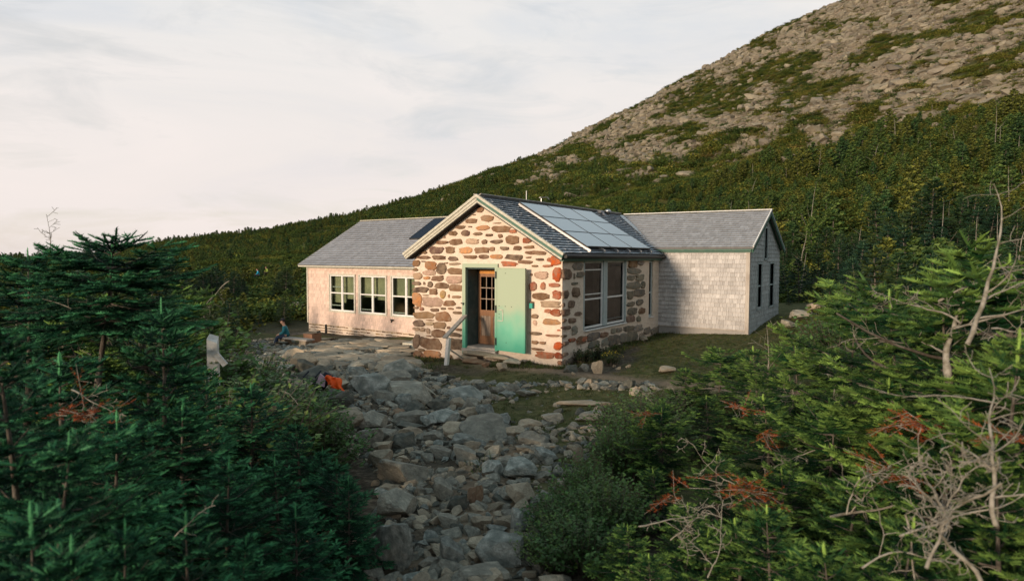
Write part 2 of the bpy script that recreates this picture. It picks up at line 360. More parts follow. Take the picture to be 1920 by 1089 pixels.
    b2 = N.new('ShaderNodeBump'); b2.inputs['Distance'].default_value = .5; b2.inputs['Strength'].default_value = .6; Lk.new(noise(.9, 8, .7), b2.inputs['Height'])
    mm = N.new('ShaderNodeMix'); mm.data_type = 'VECTOR'; Lk.new(s.outputs[2], mm.inputs[0]); Lk.new(b.outputs[0], mm.inputs[4]); Lk.new(b2.outputs[0], mm.inputs[5])
    Lk.new(mm.outputs[1], p.inputs['Normal'])
    o = link_mesh('ground', me, m); o['kind'] = 'structure'
terrain()

# ------------------------------------------------------------------ the hut
HUT = empty('mountain_hut', (-2.3, 4, -.2), 0, 'low stone hut with grey shingled wings and green trim on the mountainside', 'building')
HLOC = np.array(HUT.location)
def hut(mb, name, mats, parent=None, smooth=False):
    """link a mesh whose vertices are given in world coordinates as a part of the hut"""
    mb.v = [tuple(np.array(p) - HLOC) for p in mb.v]
    o = mb.build(name, mats, HUT if parent is None else parent, smooth); return o
# main sizes
WX, RY, SY, ZR, ZE = -4.548, 8.19, 6.1, 3.98, 2.583
SL = (ZR-ZE)/(2.274+.1)
def main_z(x): return ZR - SL*abs(x+2.274)
LA = -.0537
def lw_y(x): return 3.5 + LA*(x+8)
# ---- mortar walls of the stone part (0.45 thick), with openings for door and windows
def stone_walls():
    m = MB(); ug = main_z(0)-.10; y0, y1, t = 0, 6.25, .42; zb = -.9
    dl, dr, dt, db = -2.80, -1.86, 2.22, .19
    m.box((WX, y0, zb), (dl, t, dt)); m.box((dr, y0, zb), (0, t, dt)); m.box((dl, y0, zb), (dr, t, db)); 
    b = len(m.v)                                              # band above door + gable triangle
    P = [(WX, dt), (0, dt), (0, ug), (-2.274, ZR-.12), (WX, ug)]
    m.v += [(x, y0, z) for x, z in P] + [(x, t, z) for x, z in P]
    m.face((b, b+1, b+2, b+3, b+4)); m.face((b+9, b+8, b+7, b+6, b+5))
    for i in range(5): m.face((b+i, b+5+i, b+5+(i+1) % 5, b+(i+1) % 5))
    # right wall X = 0
    ops = [(1.10, 3.57, .70, 2.44), (5.30, 5.62, .70, 2.40)]
    ys = t
    for a, c, z0, z1 in ops:
        m.box((-t, ys, zb), (0, a, 2.44)); m.box((-t, a, zb), (0, c, z0)); 
        ys = c
    m.box((-t, ys, zb), (0, y1, 2.44)); m.box((-t, 5.30, 2.40), (0, 5.62, 2.44))
    m.box((-t, t, 2.44), (-.002, y1, ug))
    # left wall and rear
    m.box((WX, t, zb), (WX+t, y1, ug)); q = MB(); q.box((WX+t, 10.0, zb), (-t, 10.3, 2.6)); hut(q, 'wall', MORTAR)
    # door reveal lining handled by the door frame
    o = hut(m, 'wall', MORTAR); o['label'] = 'cream mortar wall set with brown fieldstones'
    return o
WALL = stone_walls()
PAL = {'b': [(.19, .095, .045), (.24, .13, .07), (.15, .08, .045)], 'o': [(.50, .23, .09), (.42, .18, .07)], 'l': [(.48, .34, .24), (.40, .29, .20)],
       'd': [(.10, .065, .045), (.13, .08, .06)], 'r': [(.36, .10, .045), (.28, .10, .06)], 'R': [(.46, .085, .015), (.34, .06, .015)], 'y': [(.36, .24, .09)],
       'g': [(.15, .145, .12), (.11, .11, .095), (.19, .18, .15)]}
T1 = [(1085,165,1180,235,'b'),(920,340,1080,410,'b'),(1145,290,1335,380,'b'),(755,450,895,500,'b'),(940,455,1000,475,'d'),(1080,450,1280,515,'o'),(645,540,770,605,'b'),(835,525,965,605,'d'),
 (1025,555,1165,600,'b'),(1215,575,1330,615,'b'),(425,690,630,740,'b'),(670,660,845,750,'b'),(915,655,1105,740,'l'),(1160,670,1240,735,'b'),(340,790,550,885,'d'),(600,790,730,885,'b'),
 (815,790,1020,880,'o'),(1050,790,1270,875,'b'),(190,850,295,895,'b'),(150,930,355,975,'b'),(390,920,575,985,'b'),(635,935,780,1005,'d'),(885,915,1080,965,'b'),(1115,905,1260,965,'b'),(545,615,590,650,'b'),(1000,270,1060,285,'b')]
T2 = [(205,455,470,550,'b'),(470,510,570,560,'r'),(285,580,350,635,'b'),(400,605,605,735,'b'),(670,640,800,710,'r'),(170,670,355,725,'d'),(520,765,645,825,'b'),(320,775,445,830,'d'),(690,760,850,805,'b'),
 (150,780,230,845,'b'),(725,840,1020,895,'b'),(175,900,355,965,'o'),(395,900,660,975,'d'),(720,930,805,955,'b'),(880,955,1000,990,'d'),(610,990,820,1040,'b'),(345,1010,580,1080,'r'),(820,1060,915,1089,'b'),(205,400,320,415,'b'),(1060,950,1150,1010,'R'),(1120,920,1270,1060,'R')]
T3 = [(60,90,220,205,'b'),(250,100,330,120,'d'),(320,110,525,260,'o'),(540,145,710,325,'d'),(670,125,745,150,'b'),(780,130,970,170,'l'),(750,230,1015,345,'b'),(60,235,185,290,'b'),(290,270,515,365,'l'),
 (290,390,405,440,'o'),(440,375,665,470,'b'),(720,375,1015,510,'l'),(50,320,255,440,'l'),(55,485,240,550,'d'),(285,490,325,540,'d'),(370,490,465,580,'d'),(510,505,750,610,'b'),(780,545,1025,650,'b'),
 (75,590,365,680,'d'),(400,620,545,720,'b'),(605,645,700,790,'y'),(745,715,780,785,'b'),(825,740,980,785,'b'),(85,710,255,930,'o'),(280,780,625,940,'l'),(280,725,390,745,'b'),(680,840,880,930,'b'),
 (110,950,200,990,'b'),(225,960,300,1020,'r'),(430,980,570,1035,'b'),(620,960,705,1005,'d'),(750,965,850,1000,'b'),(900,950,995,980,'d'),(840,1035,1010,1080,'b')]
T4 = [(105,60,490,175,'b'),(530,60,795,215,'b'),(110,215,310,330,'d'),(345,240,480,300,'l'),(490,250,700,360,'b'),(355,200,480,220,'b'),(350,360,420,450,'l'),(450,380,690,520,'b'),(240,350,330,420,'l'),
 (75,480,235,715,'d'),(230,520,320,600,'d'),(270,550,625,750,'b'),(300,780,615,940,'o'),(205,740,325,785,'b'),(80,780,270,930,'b'),(730,320,790,365,'d'),(890,360,1005,400,'b'),(790,445,1000,510,'d'),
 (760,555,1020,745,'d'),(760,850,830,910,'b'),(350,490,440,510,'b'),(100,345,230,400,'l')]
T5 = [(200,40,335,85,'d'),(330,160,510,200,'r'),(180,285,430,420,'l'),(100,320,135,360,'b'),(520,225,660,450,'R'),(80,485,215,635,'r'),(285,490,370,615,'r'),(440,500,660,570,'r'),(150,680,440,800,'b'),
 (515,640,660,790,'R'),(80,840,165,885,'b'),(300,835,640,945,'l'),(365,980,480,1050,'r'),(480,985,660,1100,'R')]
T6 = [(120,90,240,165,'b'),(340,175,640,275,'o'),(150,200,225,290,'l'),(100,415,300,470,'d'),(600,365,660,395,'r'),(390,460,640,500,'r'),(130,580,250,635,'b'),(270,590,390,640,'b'),(530,600,690,740,'R'),
 (130,715,350,755,'b'),(220,790,550,900,'r'),(550,800,700,905,'R'),(600,950,700,1020,'r')]
S5 = [(670,240,840,420,'d'),(950,290,1080,380,'g'),(860,480,950,525,'g'),(860,585,1005,740,'d'),(670,640,790,770,'d'),(790,830,900,945,'d'),(650,870,730,940,'d'),(660,980,830,1100,'d'),(920,1030,1030,1090,'d'),(890,310,915,420,'g'),(870,120,1040,250,'g')]
S6 = [(810,150,925,235,'d'),(690,170,750,230,'d'),(690,300,830,360,'d'),(660,470,760,510,'d'),(865,300,960,450,'g'),(800,530,920,590,'r'),(960,510,1130,600,'r'),(700,790,780,860,'d'),(700,590,800,660,'d')]
S1 = [(625,115,700,180,'b'),(700,115,750,160,'g'),(620,190,730,235,'g'),(615,250,675,290,'g'),(690,245,760,290,'g'),(615,305,725,360,'g'),(735,300,765,355,'g'),(615,385,665,450,'g'),(670,370,760,425,'g'),
 (695,455,745,500,'g'),(615,475,680,510,'g'),(615,525,700,580,'g'),(715,525,765,570,'b'),(610,590,680,640,'d'),(695,595,730,640,'g'),(280,740,380,800,'g'),(390,735,450,775,'b'),(525,695,570,730,'g'),
 (455,760,545,840,'g'),(550,745,610,820,'g'),(610,730,700,810,'g'),(590,680,670,720,'g'),(680,670,740,720,'g'),(190,770,270,830,'b'),(400,790,450,850,'g'),(290,810,380,860,'g'),(480,700,520,740,'g'),(720,740,760,800,'g'),(820,690,890,760,'g'),(760,690,810,740,'g')]
def wall_stones():
    r = random.Random(5)
    def stone(m, O, U, V, N, w, h, kind, deep=.035):
        n = max(8, min(15, int(7 + 18*max(w, h)))); ph = r.uniform(0, 6.28); pts = []
        ex = r.uniform(2.4, 6); j = [1.04 + r.uniform(-.2, .1) for _ in range(n)]
        sk = r.uniform(-.18, .18)
        for k in range(n):
            t = 2*math.pi*k/n + r.uniform(-.1, .1); c, s = math.cos(t), math.sin(t)
            q = (abs(c)**ex + abs(s)**ex)**(-1/ex)*j[k]; a = c*q*w/2*1.10; b2 = s*q*h/2*1.14
            pts.append((a + b2*sk, b2 - a*sk*.25))
        base = r.choice(PAL[kind]); k_ = r.uniform(.75, 1.25); m.col = tuple(min(.8, c_*k_*r.uniform(.93, 1.07)) for c_ in base)
        rings = []; z = [(-.03, 1.0), (deep*.55, .97), (deep, .82)]
        tilt = (r.uniform(-.06, .06), r.uniform(-.06, .06))
        for dz, s_ in z:
            rg = []
            for a, b2 in pts:
                q = O + U*a*s_ + V*b2*s_ + N*(dz + (a*tilt[0] + b2*tilt[1] if dz > 0 else 0) + (r.uniform(-.006, .006) if dz > 0 else 0))
                rg.append(len(m.v)); m.v.append(tuple(q))
            rings.append(rg)
        for r0, r1 in zip(rings, rings[1:]):
            for k in range(n): m.face((r0[k], r0[(k+1) % n], r1[(k+1) % n], r1[k]))
        c_i = len(m.v); m.v.append(tuple(O + N*(deep + r.uniform(0, .012))))
        for k in range(n): m.face((rings[-1][k], rings[-1][(k+1) % n], c_i))
    m = MB()
    for T, ox, oy, sc, pl in ((T1, 765, 370, 8.375, 'Y'), (T2, 900, 370, 8.375, 'Y'), (T3, 765, 480, 9.9, 'Y'), (T4, 765, 580, 9.9, 'Y'), (T5, 985, 480, 9.9, 'Y'), (T6, 985, 580, 9.9, 'Y'),
                              (S5, 985, 480, 9.9, 'X'), (S6, 985, 580, 9.9, 'X'), (S1, 1040, 460, 4.536, 'X')):
        for x0, y0, x1, y1, kd in T:
            n = (0, 1, 0) if pl == 'Y' else (1, 0, 0)
            a = on_plane(ox+x0/sc, oy+(y0+y1)/2/sc, n, 0); b = on_plane(ox+x1/sc, oy+(y0+y1)/2/sc, n, 0)
            c = on_plane(ox+(x0+x1)/2/sc, oy+y0/sc, n, 0); d = on_plane(ox+(x0+x1)/2/sc, oy+y1/sc, n, 0)
            O = (a+b)/2; O[2] = (c[2]+d[2])/2; w = np.linalg.norm(b-a); h = c[2]-d[2]
            if pl == 'Y': O[1] = -.004; U = np.array([1., 0, 0]); Nn = np.array([0, -1., 0])
            else: O[0] = .004; U = np.array([0, 1., 0]); Nn = np.array([1., 0, 0])
            if pl == 'Y' and O[0] + w/2 > -.01:                # corner stones show on both walls
                w = w/2 + (-.0 - O[0]); O[0] = -w/2 + .012
            if pl == 'Y' and O[0]-w/2 < WX-.05: w2 = O[0]+w/2-(WX-.05); O[0] = (O[0]+w/2) - w2/2; w = w2
            if pl == 'X' and O[1] - w/2 < .0: w = O[1] + w/2; O[1] = w/2
            stone(m, O, U, np.array([0, 0, 1.]), Nn, w, h, kd, .02 if w < .12 else .035)
    # courses below the traced stones, down to the ground, both walls and the hidden left wall
    for pl in 'YXL':
        zt = {'Y': -.12, 'X': .12, 'L': 2.4}[pl]; z = zt; L = {'Y': 4.5, 'X': 6.0, 'L': 3.3}[pl]
        while z > -.75:
            h = r.uniform(.10, .2); s = 0.04
            while s < L-.1:
                w = r.uniform(.14, .4)
                if r.random() < .85:
                    if pl == 'Y': O = np.array([WX + s + w/2, -.004, z-h/2]); U = np.array([1., 0, 0]); Nn = np.array([0, -1., 0])
                    elif pl == 'X': O = np.array([.004, s + w/2, z-h/2]); U = np.array([0, 1., 0]); Nn = np.array([1., 0, 0])
                    else: O = np.array([WX-.004, s + w/2, z-h/2]); U = np.array([0, -1., 0]); Nn = np.array([-1., 0, 0])
                    stone(m, O, U, np.array([0, 0, 1.]), Nn, w-.05, h-.03, r.choice('bbdlg' if pl != 'X' else 'ggd'))
                s += w
            z -= h
    o = hut(m, 'fieldstone', STONE)
    o.parent = WALL
    # orange lichen creeping over mortar by the corner: thin patch slabs
wall_stones()

# ---- shingles
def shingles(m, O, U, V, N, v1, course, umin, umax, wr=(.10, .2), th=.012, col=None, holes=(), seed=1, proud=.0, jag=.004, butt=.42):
    """rows of separate shingles on a plane; O origin, U along, V up the surface, N outward"""
    r = random.Random(seed); O, U, V, N = (np.array(q, float) for q in (O, U, V, N)); n = int(math.ceil(v1/course))
    for i in range(n):
        va = i*course; vb = min(va+course*1.25, v1)
        lo = umin(va + course*.5); hi = umax(va + course*.5)
        if hi <= lo: continue
        u = lo - r.uniform(0, wr[0]); rowt = r.uniform(.92, 1.08)
        while u < hi:
            w = r.uniform(*wr); a = max(u, lo); b = min(u+w-.004, hi); u += w
            if b - a < .01: continue
            segs = [(a, b)]
            for (h0, h1, g0, g1) in holes:
                if va + course*.5 > g0 and va + course*.5 < g1:
                    ns = []
                    for p, q in segs:
                        if q <= h0 or p >= h1: ns.append((p, q)); continue
                        if p < h0: ns.append((p, h0))
                        if q > h1: ns.append((h1, q))
                    segs = ns
            c = col(i, (a+b)/2, va, r); c = tuple(k*rowt for k in c)
            for p, q in segs:
                if q-p < .008: continue
                m.col = c; dv = r.uniform(-jag, jag); t2 = th*r.uniform(.8, 1.25); P = lambda uu, vv, nn: tuple(O + U*uu + V*vv + N*nn)
                v0 = max(va+dv, 0) if i == 0 else va+dv
                f0 = len(m.f)
                m.hexa([P(p, v0, proud), P(q, v0, proud), P(q, vb, proud-.002), P(p, vb, proud-.002),
                        P(p, v0, proud+th*1.0 + t2), P(q, v0, proud+th*1.0 + t2), P(q, vb, proud+.003), P(p, vb, proud+.003)])
                m.c[f0+2] = tuple(k*butt for k in c)  # butt faces darkened to paint the shadow line under each course
def roofcol(i, u, v, r):
    k = r.uniform(.88, 1.12); return (.46*k, .51*k, .57*k)
def slab(m, pts, N, t):                                       # extruded polygon below its face
    N = np.array(N, float); b = len(m.v); n = len(pts); m.v += [tuple(np.array(p, float)) for p in pts] + [tuple(np.array(p, float)-N*t) for p in pts]
    m.face(range(b, b+n)); m.face(range(b+2*n-1, b+n-1, -1))
    for i in range(n): m.face((b+i, b+n+i, b+n+(i+1) % n, b+(i+1) % n))
def unit(v): v = np.array(v, float); return v/np.linalg.norm(v)
# main roof
def main_roof():
    m = MB(); m.col = (.2, .2, .2); ov = .23
    e = .14; ze = main_z(e)
    # right slope, ends at the valley
    Vr = unit((-1, 0, SL)); Nr = unit((SL, 0, 1)); Ls = (e+2.274)*math.hypot(1, SL)
    yv = lambda v: 6.05 + (RY-6.05)*min(1, max(0, v/Ls))
    slab(m, [(e, -ov, ze), (e, 6.05, ze), (-2.274, RY, ZR), (-2.274, -ov, ZR)], Nr, .05)
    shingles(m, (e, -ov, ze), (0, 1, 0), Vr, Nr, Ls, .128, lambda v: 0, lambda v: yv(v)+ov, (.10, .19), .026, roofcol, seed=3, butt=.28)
    # left slope
    xl = WX-e; Nl = unit((-SL, 0, 1)); Vl = unit((1, 0, SL))
    slab(m, [(xl, 3.6, ze), (xl, -ov, ze), (-2.274, -ov, ZR), (-2.274, 6.5, ZR)], Nl, .05)
    shingles(m, (xl, 3.6, ze), (0, -1, 0), Vl, Nl, Ls, .128, lambda v: -2.9*v/Ls, lambda v: 3.6+ov, (.1, .19), .014, roofcol, seed=4)
    return hut(m, 'roof', ROOFM)
MROOF = main_roof()
def main_trim():
    ov = .23; e = .14; ze = main_z(e)
    # barge boards: pale outer board on top, green board below, black soffit shadow board
    for s in (-1, 1):
        xe = e if s == 1 else WX-e
        T = np.array([-2.274, 0, ZR]); B = np.array([xe, 0, ze]); d = unit(B-T); n = np.array([-d[2]*0, 0, 0]); n = unit(np.array([abs(d[2])*(1 if s == 1 else -1), 0, abs(d[0])]))
        def board(name, o0, o1, y0, y1, mt, ext=.03):
            m = MB(); a = T + n*o1; b = B + d*ext + n*o1; c = B + d*ext + n*o0; q = T + n*o0
            # meet on the ridge line
            a[0] = q[0] = -2.274; a[2] = ZR + o1/n[2]; q[2] = ZR + o0/n[2]
            P = [(p[0], y0, p[2]) for p in (q, c, b, a)] + [(p[0], y1, p[2]) for p in (q, c, b, a)]
            if s == -1: P = P[3::-1] + P[:3:-1]
            m.hexa([P[0], P[1], P[5], P[4], P[3], P[2], P[6], P[7]]); hut(m, name, mt)
        board('barge_board', -.020, .042, -ov-.055, -ov+.03, PALE)
        board('fascia_board', -.088, -.021, -ov-.03, -ov+.012, TRIM if s == 1 else PALE)
        board('soffit_board', -.135, -.089, -ov-.012, -ov+.022, PALE)
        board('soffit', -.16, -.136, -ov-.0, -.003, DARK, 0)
    m = MB(); m.bar((-2.274-.06, -ov, ZR+.028), (-2.274-.06, RY-.1, ZR+.028), .12, .022, (.5, 0, 1)); m.bar((-2.274+.06, -ov, ZR+.028), (-2.274+.06, RY-.1, ZR+.028), .12, .022, (-.5, 0, 1))
    hut(m, 'ridge_board', WOOD)
    m = MB(); m.box((.0, -.12, ze-.16), (.10, 6.08, ze-.052)); hut(m, 'eave_fascia', TRIM)
    m = MB(); m.box((-.0, -.0, 2.425), (.06, 5.9, ze-.165)); hut(m, 'eave_board', TRIM)
    # gutter
    m = MB(); m.tube([(e+.05, -.2, ze-.05), (e+.05, 6.15, ze-.06)], .045, 8); hut(m, 'gutter', BLACK)
    # valley flashing
    m = MB(); Nn = unit((SL*.6, -.3, 1)); A = np.array([-2.15, 7.98, 3.93]); B = np.array([-.10, 6.12, 2.80])
    m.bar(A + Nn*.03, B + Nn*.03, .15, .02, tuple(Nn)); hut(m, 'valley_flashing', METAL)
    m = MB(); m.bar((-2.15, 7.9, 4.0), (3.0, 8.19, 3.975), .01, .01)
main_trim()
# right wing
RX0, RX1, RZB, RZT, RB = -.02, 2.69, .405, 2.64, 10.28
REV, RRZ = 2.775, 3.955
def wallcol(a, b=None):
    def f(i, u, v, r):
        k = r.uniform(.88, 1.10); c = np.array(a)*k
        if b is not None and r.random() < .35: c = np.array(b)*k
        return tuple(c)
    return f
def right_wing():
    sl = (RRZ-REV)/(RY-5.95)
    m = MB(); m.col = (.3, .29, .27)
    gw = [(7.17, 7.70, .96, 2.30), (8.75, 9.40, .94, 2.30), (7.98, 8.36, 2.48, 3.40)]
    m.box((-.35, 6.12, RZB-.25), (RX1-.02, 6.2, RZT+.12))       # front core
    m.box((-2, 10.2, -.3), (RX1-.02, 10.27, RZT))
    # gable core with window openings, cut by rows
    def strip(y0, y1, z0, z1): m.box((RX1-.12, y0, z0), (RX1-.022, y1, z1))
    strip(6.2, 10.2, -.2, .94); strip(6.2, 7.17, .94, 2.30); strip(7.70, 8.75, .94, 2.30); strip(9.40, 10.2, .94, 2.30); strip(6.2, 10.2, 2.30, 2.48)
    b = len(m.v)
    for P in ([(6.2, 2.48), (7.98, 2.48), (7.98, 3.78), (6.2, 2.86)], [(8.36, 2.48), (10.2, 2.48), (10.2, 2.86), (8.36, 3.78)], [(7.98, 3.40), (8.36, 3.40), (8.36, 3.80), (8.19, 3.88), (7.98, 3.80)]):
        b = len(m.v); n = len(P); m.v += [(RX1-.022, y, z) for y, z in P] + [(RX1-.12, y, z) for y, z in P]
        m.face(range(b, b+n)); m.face(range(b+2*n-1, b+n-1, -1))
        for i in range(n): m.face((b+i, b+n+i, b+n+(i+1) % n, b+(i+1) % n))
    shingles(m, (RX0, 6.12, RZB), (1, 0, 0), (0, 0, 1), (0, -1, 0), RZT-RZB, .1275, lambda v: 0, lambda v: RX1-RX0-.06, (.055, .15), .015, wallcol((.48, .47, .46), (.41, .40, .39)), seed=11)
    top = lambda y: RRZ - sl*abs(y-RY) - .1
    def lo(v):
        z = v + .2; return 0 if z < top(6.12) else (RY - (RRZ-.1-z)/sl) - 6.12
    def hi(v):
        z = v + .2; return RB-6.12 if z < top(6.12) else (RY + (RRZ-.1-z)/sl) - 6.12
    shingles(m, (RX1-.022, 6.12, .2), (0, 1, 0), (0, 0, 1), (1, 0, 0), 3.63, .1275, lo, hi, (.06, .16), .010, wallcol((.40, .43, .43), (.33, .36, .36)),
             holes=[(a-6.12-.05, b_-6.12+.05, c-.2-.05, d-.2+.06) for a, b_, c, d in gw], seed=12)
    w = hut(m, 'wall', CEDAR); w['label'] = 'silver grey cedar shingle wall of the right wing'
    m = MB(); m.box((-.1, 6.13, -.2), (RX1-.03, 6.3, RZB-.002)); m.box((RX1-.2, 6.3, -.2), (RX1-.03, RB, .2)); hut(m, 'foundation', mat('foundation_concrete', (.20, .19, .16), .9, n_scale=5, n_amt=.6, n_col=(.10, .10, .085), bump=.02, b_scale=12))
    m = MB(); m.box((RX1-.085, 6.075, RZB-.14), (RX1+.02, 6.112, RZT)); m.box((RX1-.015, 6.112, RZB-.14), (RX1+.02, 6.18, RZT)); m.box((RX0, 6.09, RZB-.03), (RX1-.09, 6.13, RZB-.0)); hut(m, 'corner_board', WOOD)
    m = MB(); m.box((-.2, 6.04, RZT+.002), (RX1+.06, 6.118, REV-.03)); m.box((-.2, 5.97, RZT+.05), (RX1+.08, 6.04, REV-.045)); hut(m, 'eave_fascia', TRIM)
    # roof
    m = MB(); m.col = (.2, .2, .2); Ls = (RY-5.95)*math.hypot(1, sl); V = unit((0, 1, sl)); N = unit((0, -sl, 1)); xr = RX1+.14
    xv = lambda v: (-.22 + (-2.2+.22)*v/Ls)
    slab(m, [(-.22, 5.95, REV), (xr, 5.95, REV), (xr, RY, RRZ), (-2.274, RY, RRZ)], N, .04)
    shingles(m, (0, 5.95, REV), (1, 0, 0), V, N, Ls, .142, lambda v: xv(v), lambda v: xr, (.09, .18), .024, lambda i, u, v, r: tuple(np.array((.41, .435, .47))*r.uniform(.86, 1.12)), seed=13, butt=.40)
    N2 = unit((0, sl, 1)); slab(m, [(-2.274, RY, RRZ), (xr, RY, RRZ), (xr, RB+.15, top(RB+.15)+.1), (-2.274, RB+.15, top(RB+.15)+.1)], N2, .04)
    hut(m, 'roof', ROOFM)
    m = MB(); m.bar((-2.1, RY, RRZ+.045), (xr, RY, RRZ+.03), .14, .025); m.bar((xr+.0, 5.93, REV+.03), (xr+.0, RY, RRZ+.03), .03, .05); hut(m, 'ridge_board', WHITE)
    m = MB()
    for yy in (5.95, RB+.15):
        z_ = REV if yy < 6 else top(RB+.15)+.1
        m.bar((xr-.02, yy, z_-.10), (xr-.02, RY, RRZ-.10), .03, .10)
    for yy in (6.08, RB+.05):
        z_ = top(yy)+.0
        m.bar((RX1+.012, yy, z_-.0), (RX1+.012, RY, RRZ-.13), .02, .08)
    hut(m, 'barge_board', TRIM)
    for k, (a, b_, c, d) in enumerate(gw):
        f = MB(); x = RX1+.012
        for y0, y1, z0, z1 in ((a-.05, a, c-.05, d+.05), (b_, b_+.05, c-.05, d+.05), (a, b_, d, d+.05), (a-.06, b_+.06, c-.06, c)): f.box((RX1-.1, y0, z0), (x, y1, z1))
        if k < 2: f.box((RX1-.08, a, (c+d)/2-.02), (RX1-.03, b_, (c+d)/2+.02))
        fo = hut(f, 'window', FRAMEG)
        g = MB(); g.box((RX1-.065, a, c), (RX1-.055, b_, d)); g.v = [tuple(np.array(p)-HLOC) for p in g.v]; g.build('pane', DGLASS, fo)
right_wing()
# left wing: coordinates along its wall
LX0, LX1, LZB, LZT = -13.73, -4.55, -.142, 2.035
LU = unit((1, LA, 0)); LN = unit((LA, -1, 0)); LO = np.array([LX0, lw_y(LX0), 0.])
def lw(u, z, n=0):                                            # u metres from the left corner
    return tuple(LO + LU*u + LN*n + np.array([0, 0, z]))
LL = (LX1-LX0)/LU[0]
def lbox(m, u0, u1, n0, n1, z0, z1):
    m.hexa([lw(u0, z0, n1), lw(u1, z0, n1), lw(u1, z0, n0), lw(u0, z0, n0), lw(u0, z1, n1), lw(u1, z1, n1), lw(u1, z1, n0), lw(u0, z1, n0)])
def left_wing():
    wins = []
    for x0, x1 in ((-12.2845, -10.8547), (-10.572, -9.147), (-8.8466, -7.42)):
        wins.append(((x0-LX0)/LU[0], (x1-LX0)/LU[0], .423, 1.784))
    m = MB(); m.col = (.3, .25, .2); prev = 0
    for a, b, c, d in wins:
        lbox(m, prev, a, -.12, -.02, LZB, LZT+.1); lbox(m, a, b, -.12, -.02, LZB, c); lbox(m, a, b, -.12, -.02, d, LZT+.1); prev = b
    lbox(m, prev, LL, -.12, -.02, LZB, LZT+.1)
    lbox(m, 0, .1, -6.0, -.12, LZB, LZT+.05)
    lbox(m, 0, LL+1, -6.1, -6.0, LZB, LZT+.1)
    b0 = len(m.v); P = [lw(0, LZT+.05, -.02), lw(0, LZT+.05, -6.1), lw(0, 3.9, -3.05)]; P2 = [tuple(np.array(p)+LU*.1) for p in P]
    m.v += P + P2; m.face((b0, b0+2, b0+1)); m.face((b0+3, b0+4, b0+5)); m.face((b0, b0+3, b0+5, b0+2)); m.face((b0+1, b0+2, b0+5, b0+4))
    shingles(m, lw(0.04, LZB, -.02), LU, (0, 0, 1), LN, LZT-LZB, .13, lambda v: 0, lambda v: LL-.04, (.06, .16), .014, wallcol((.66, .50, .42), (.61, .46, .38)),
             holes=[(a-.04-.06, b-.04+.06, c-LZB-.07, d-LZB+.05) for a, b, c, d in wins], seed=21)
    w = hut(m, 'wall', CEDAR); w['label'] = 'pinkish cedar shingle wall of the left wing'
    m = MB(); lbox(m, 0, .07, .0, .022, LZB, LZT); lbox(m, 0, LL, -.0, .03, LZT, LZT+.035); hut(m, 'corner_board', PALE)
    m = MB(); lbox(m, -.05, LL, .0, .05, LZT+.036, LZT+.10); hut(m, 'eave_fascia', TRIM)
    # stone footing
    m = MB(); lbox(m, .03, LL, -.4, -.03, -1.2, LZB-.001); fo = hut(m, 'foundation', MORTAR)
    m = MB(); r = random.Random(9); z = LZB-.04
    while z > -.9:
        h = r.uniform(.07, .14); u = .05
        while u < LL-.2:
            w_ = r.uniform(.1, .34)
            base = r.choice(PAL[r.choice('bblldyg')]); k = r.uniform(.8, 1.3); m.col = tuple(c*k for c in base)
            if r.random() < .86:
                a, b = u+.02, u+w_-.02; j = lambda s=.012: r.uniform(-s, s); p = .0
                m.hexa([lw(a+j(), z-h+.02+j(), p-.05), lw(b+j(), z-h+.02+j(), p-.05), lw(b, z-h+.03, -.1), lw(a, z-h+.03, -.1),
                        lw(a+j(), z+j(), p-.0), lw(b+j(), z+j(), p-.01), lw(b, z, -.1), lw(a, z, -.1)])
            u += w_
        z -= h
    o = hut(m, 'fieldstone', STONE); o.parent = fo
    m = MB(); lbox(m, 1.1, 1.2, -.02, .01, -.6, LZB-.01); hut(m, 'foundation_gap', DARK)
    # roof
    sl = (4.0-2.13)/3.2; Ls = 3.2*math.hypot(1, sl); V = unit(np.array([0, 0, sl]) - LN); N = unit(LN*sl + np.array([0, 0, 1]))
    m = MB(); m.col = (.2, .2, .2); A = np.array(lw(-.28, 2.13, .2))
    slab(m, [A, A+LU*8.9, A+LU*11.9+V*Ls, A+V*Ls], N, .045)
    lim = lambda v: 8.9 + 3.0*v/Ls
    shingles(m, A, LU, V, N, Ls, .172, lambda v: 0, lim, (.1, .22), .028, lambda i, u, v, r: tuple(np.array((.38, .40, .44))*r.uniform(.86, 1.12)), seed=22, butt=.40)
    Bk = A+V*Ls; V2 = unit(np.array([0, 0, -sl]) - LN); N2 = unit(-LN*sl + np.array([0, 0, 1])); slab(m, [Bk, Bk+LU*11.9, Bk+LU*11.9+V2*Ls*1.02, Bk+V2*Ls*1.02], N2, .045)
    hut(m, 'roof', ROOFM)
    m = MB(); m.bar(Bk + np.array([0, 0, .04]), Bk+LU*11.6 + np.array([0, 0, .04]), .14, .03); m.bar(A + np.array([0, 0, .01]) + LU*-.01, Bk + LU*-.01, .03, .06); m.bar(A-N*.02-V*.0 - V*.012, A+LU*9.0-N*.02 - V*.012, .02, .05); hut(m, 'ridge_board', PALE)
    # windows
    for k, (a, b, c, d) in enumerate(wins):
        f = MB(); fr = .055
        for u0, u1, z0, z1 in ((a-fr, a, c-fr, d+fr), (b, b+fr, c-fr, d+fr), (a, b, d, d+fr), (a, b, c-fr, c)): lbox(f, u0, u1, -.06, .03, z0, z1)
        fo = hut(f, 'window', PALE)
        mid = (a+b)/2; zm = (c+d)/2; s = MB()
        for u0, u1 in ((a, mid-.005), (mid+.005, b)):
            for w_ in ((u0, u0+.045, c, d), (u1-.045, u1, c, d), (u0+.045, u1-.045, c, c+.045), (u0+.045, u1-.045, d-.045, d), (u0+.045, u1-.045, zm-.022, zm+.022)): lbox(s, w_[0], w_[1], -.045, .0, w_[2], w_[3])
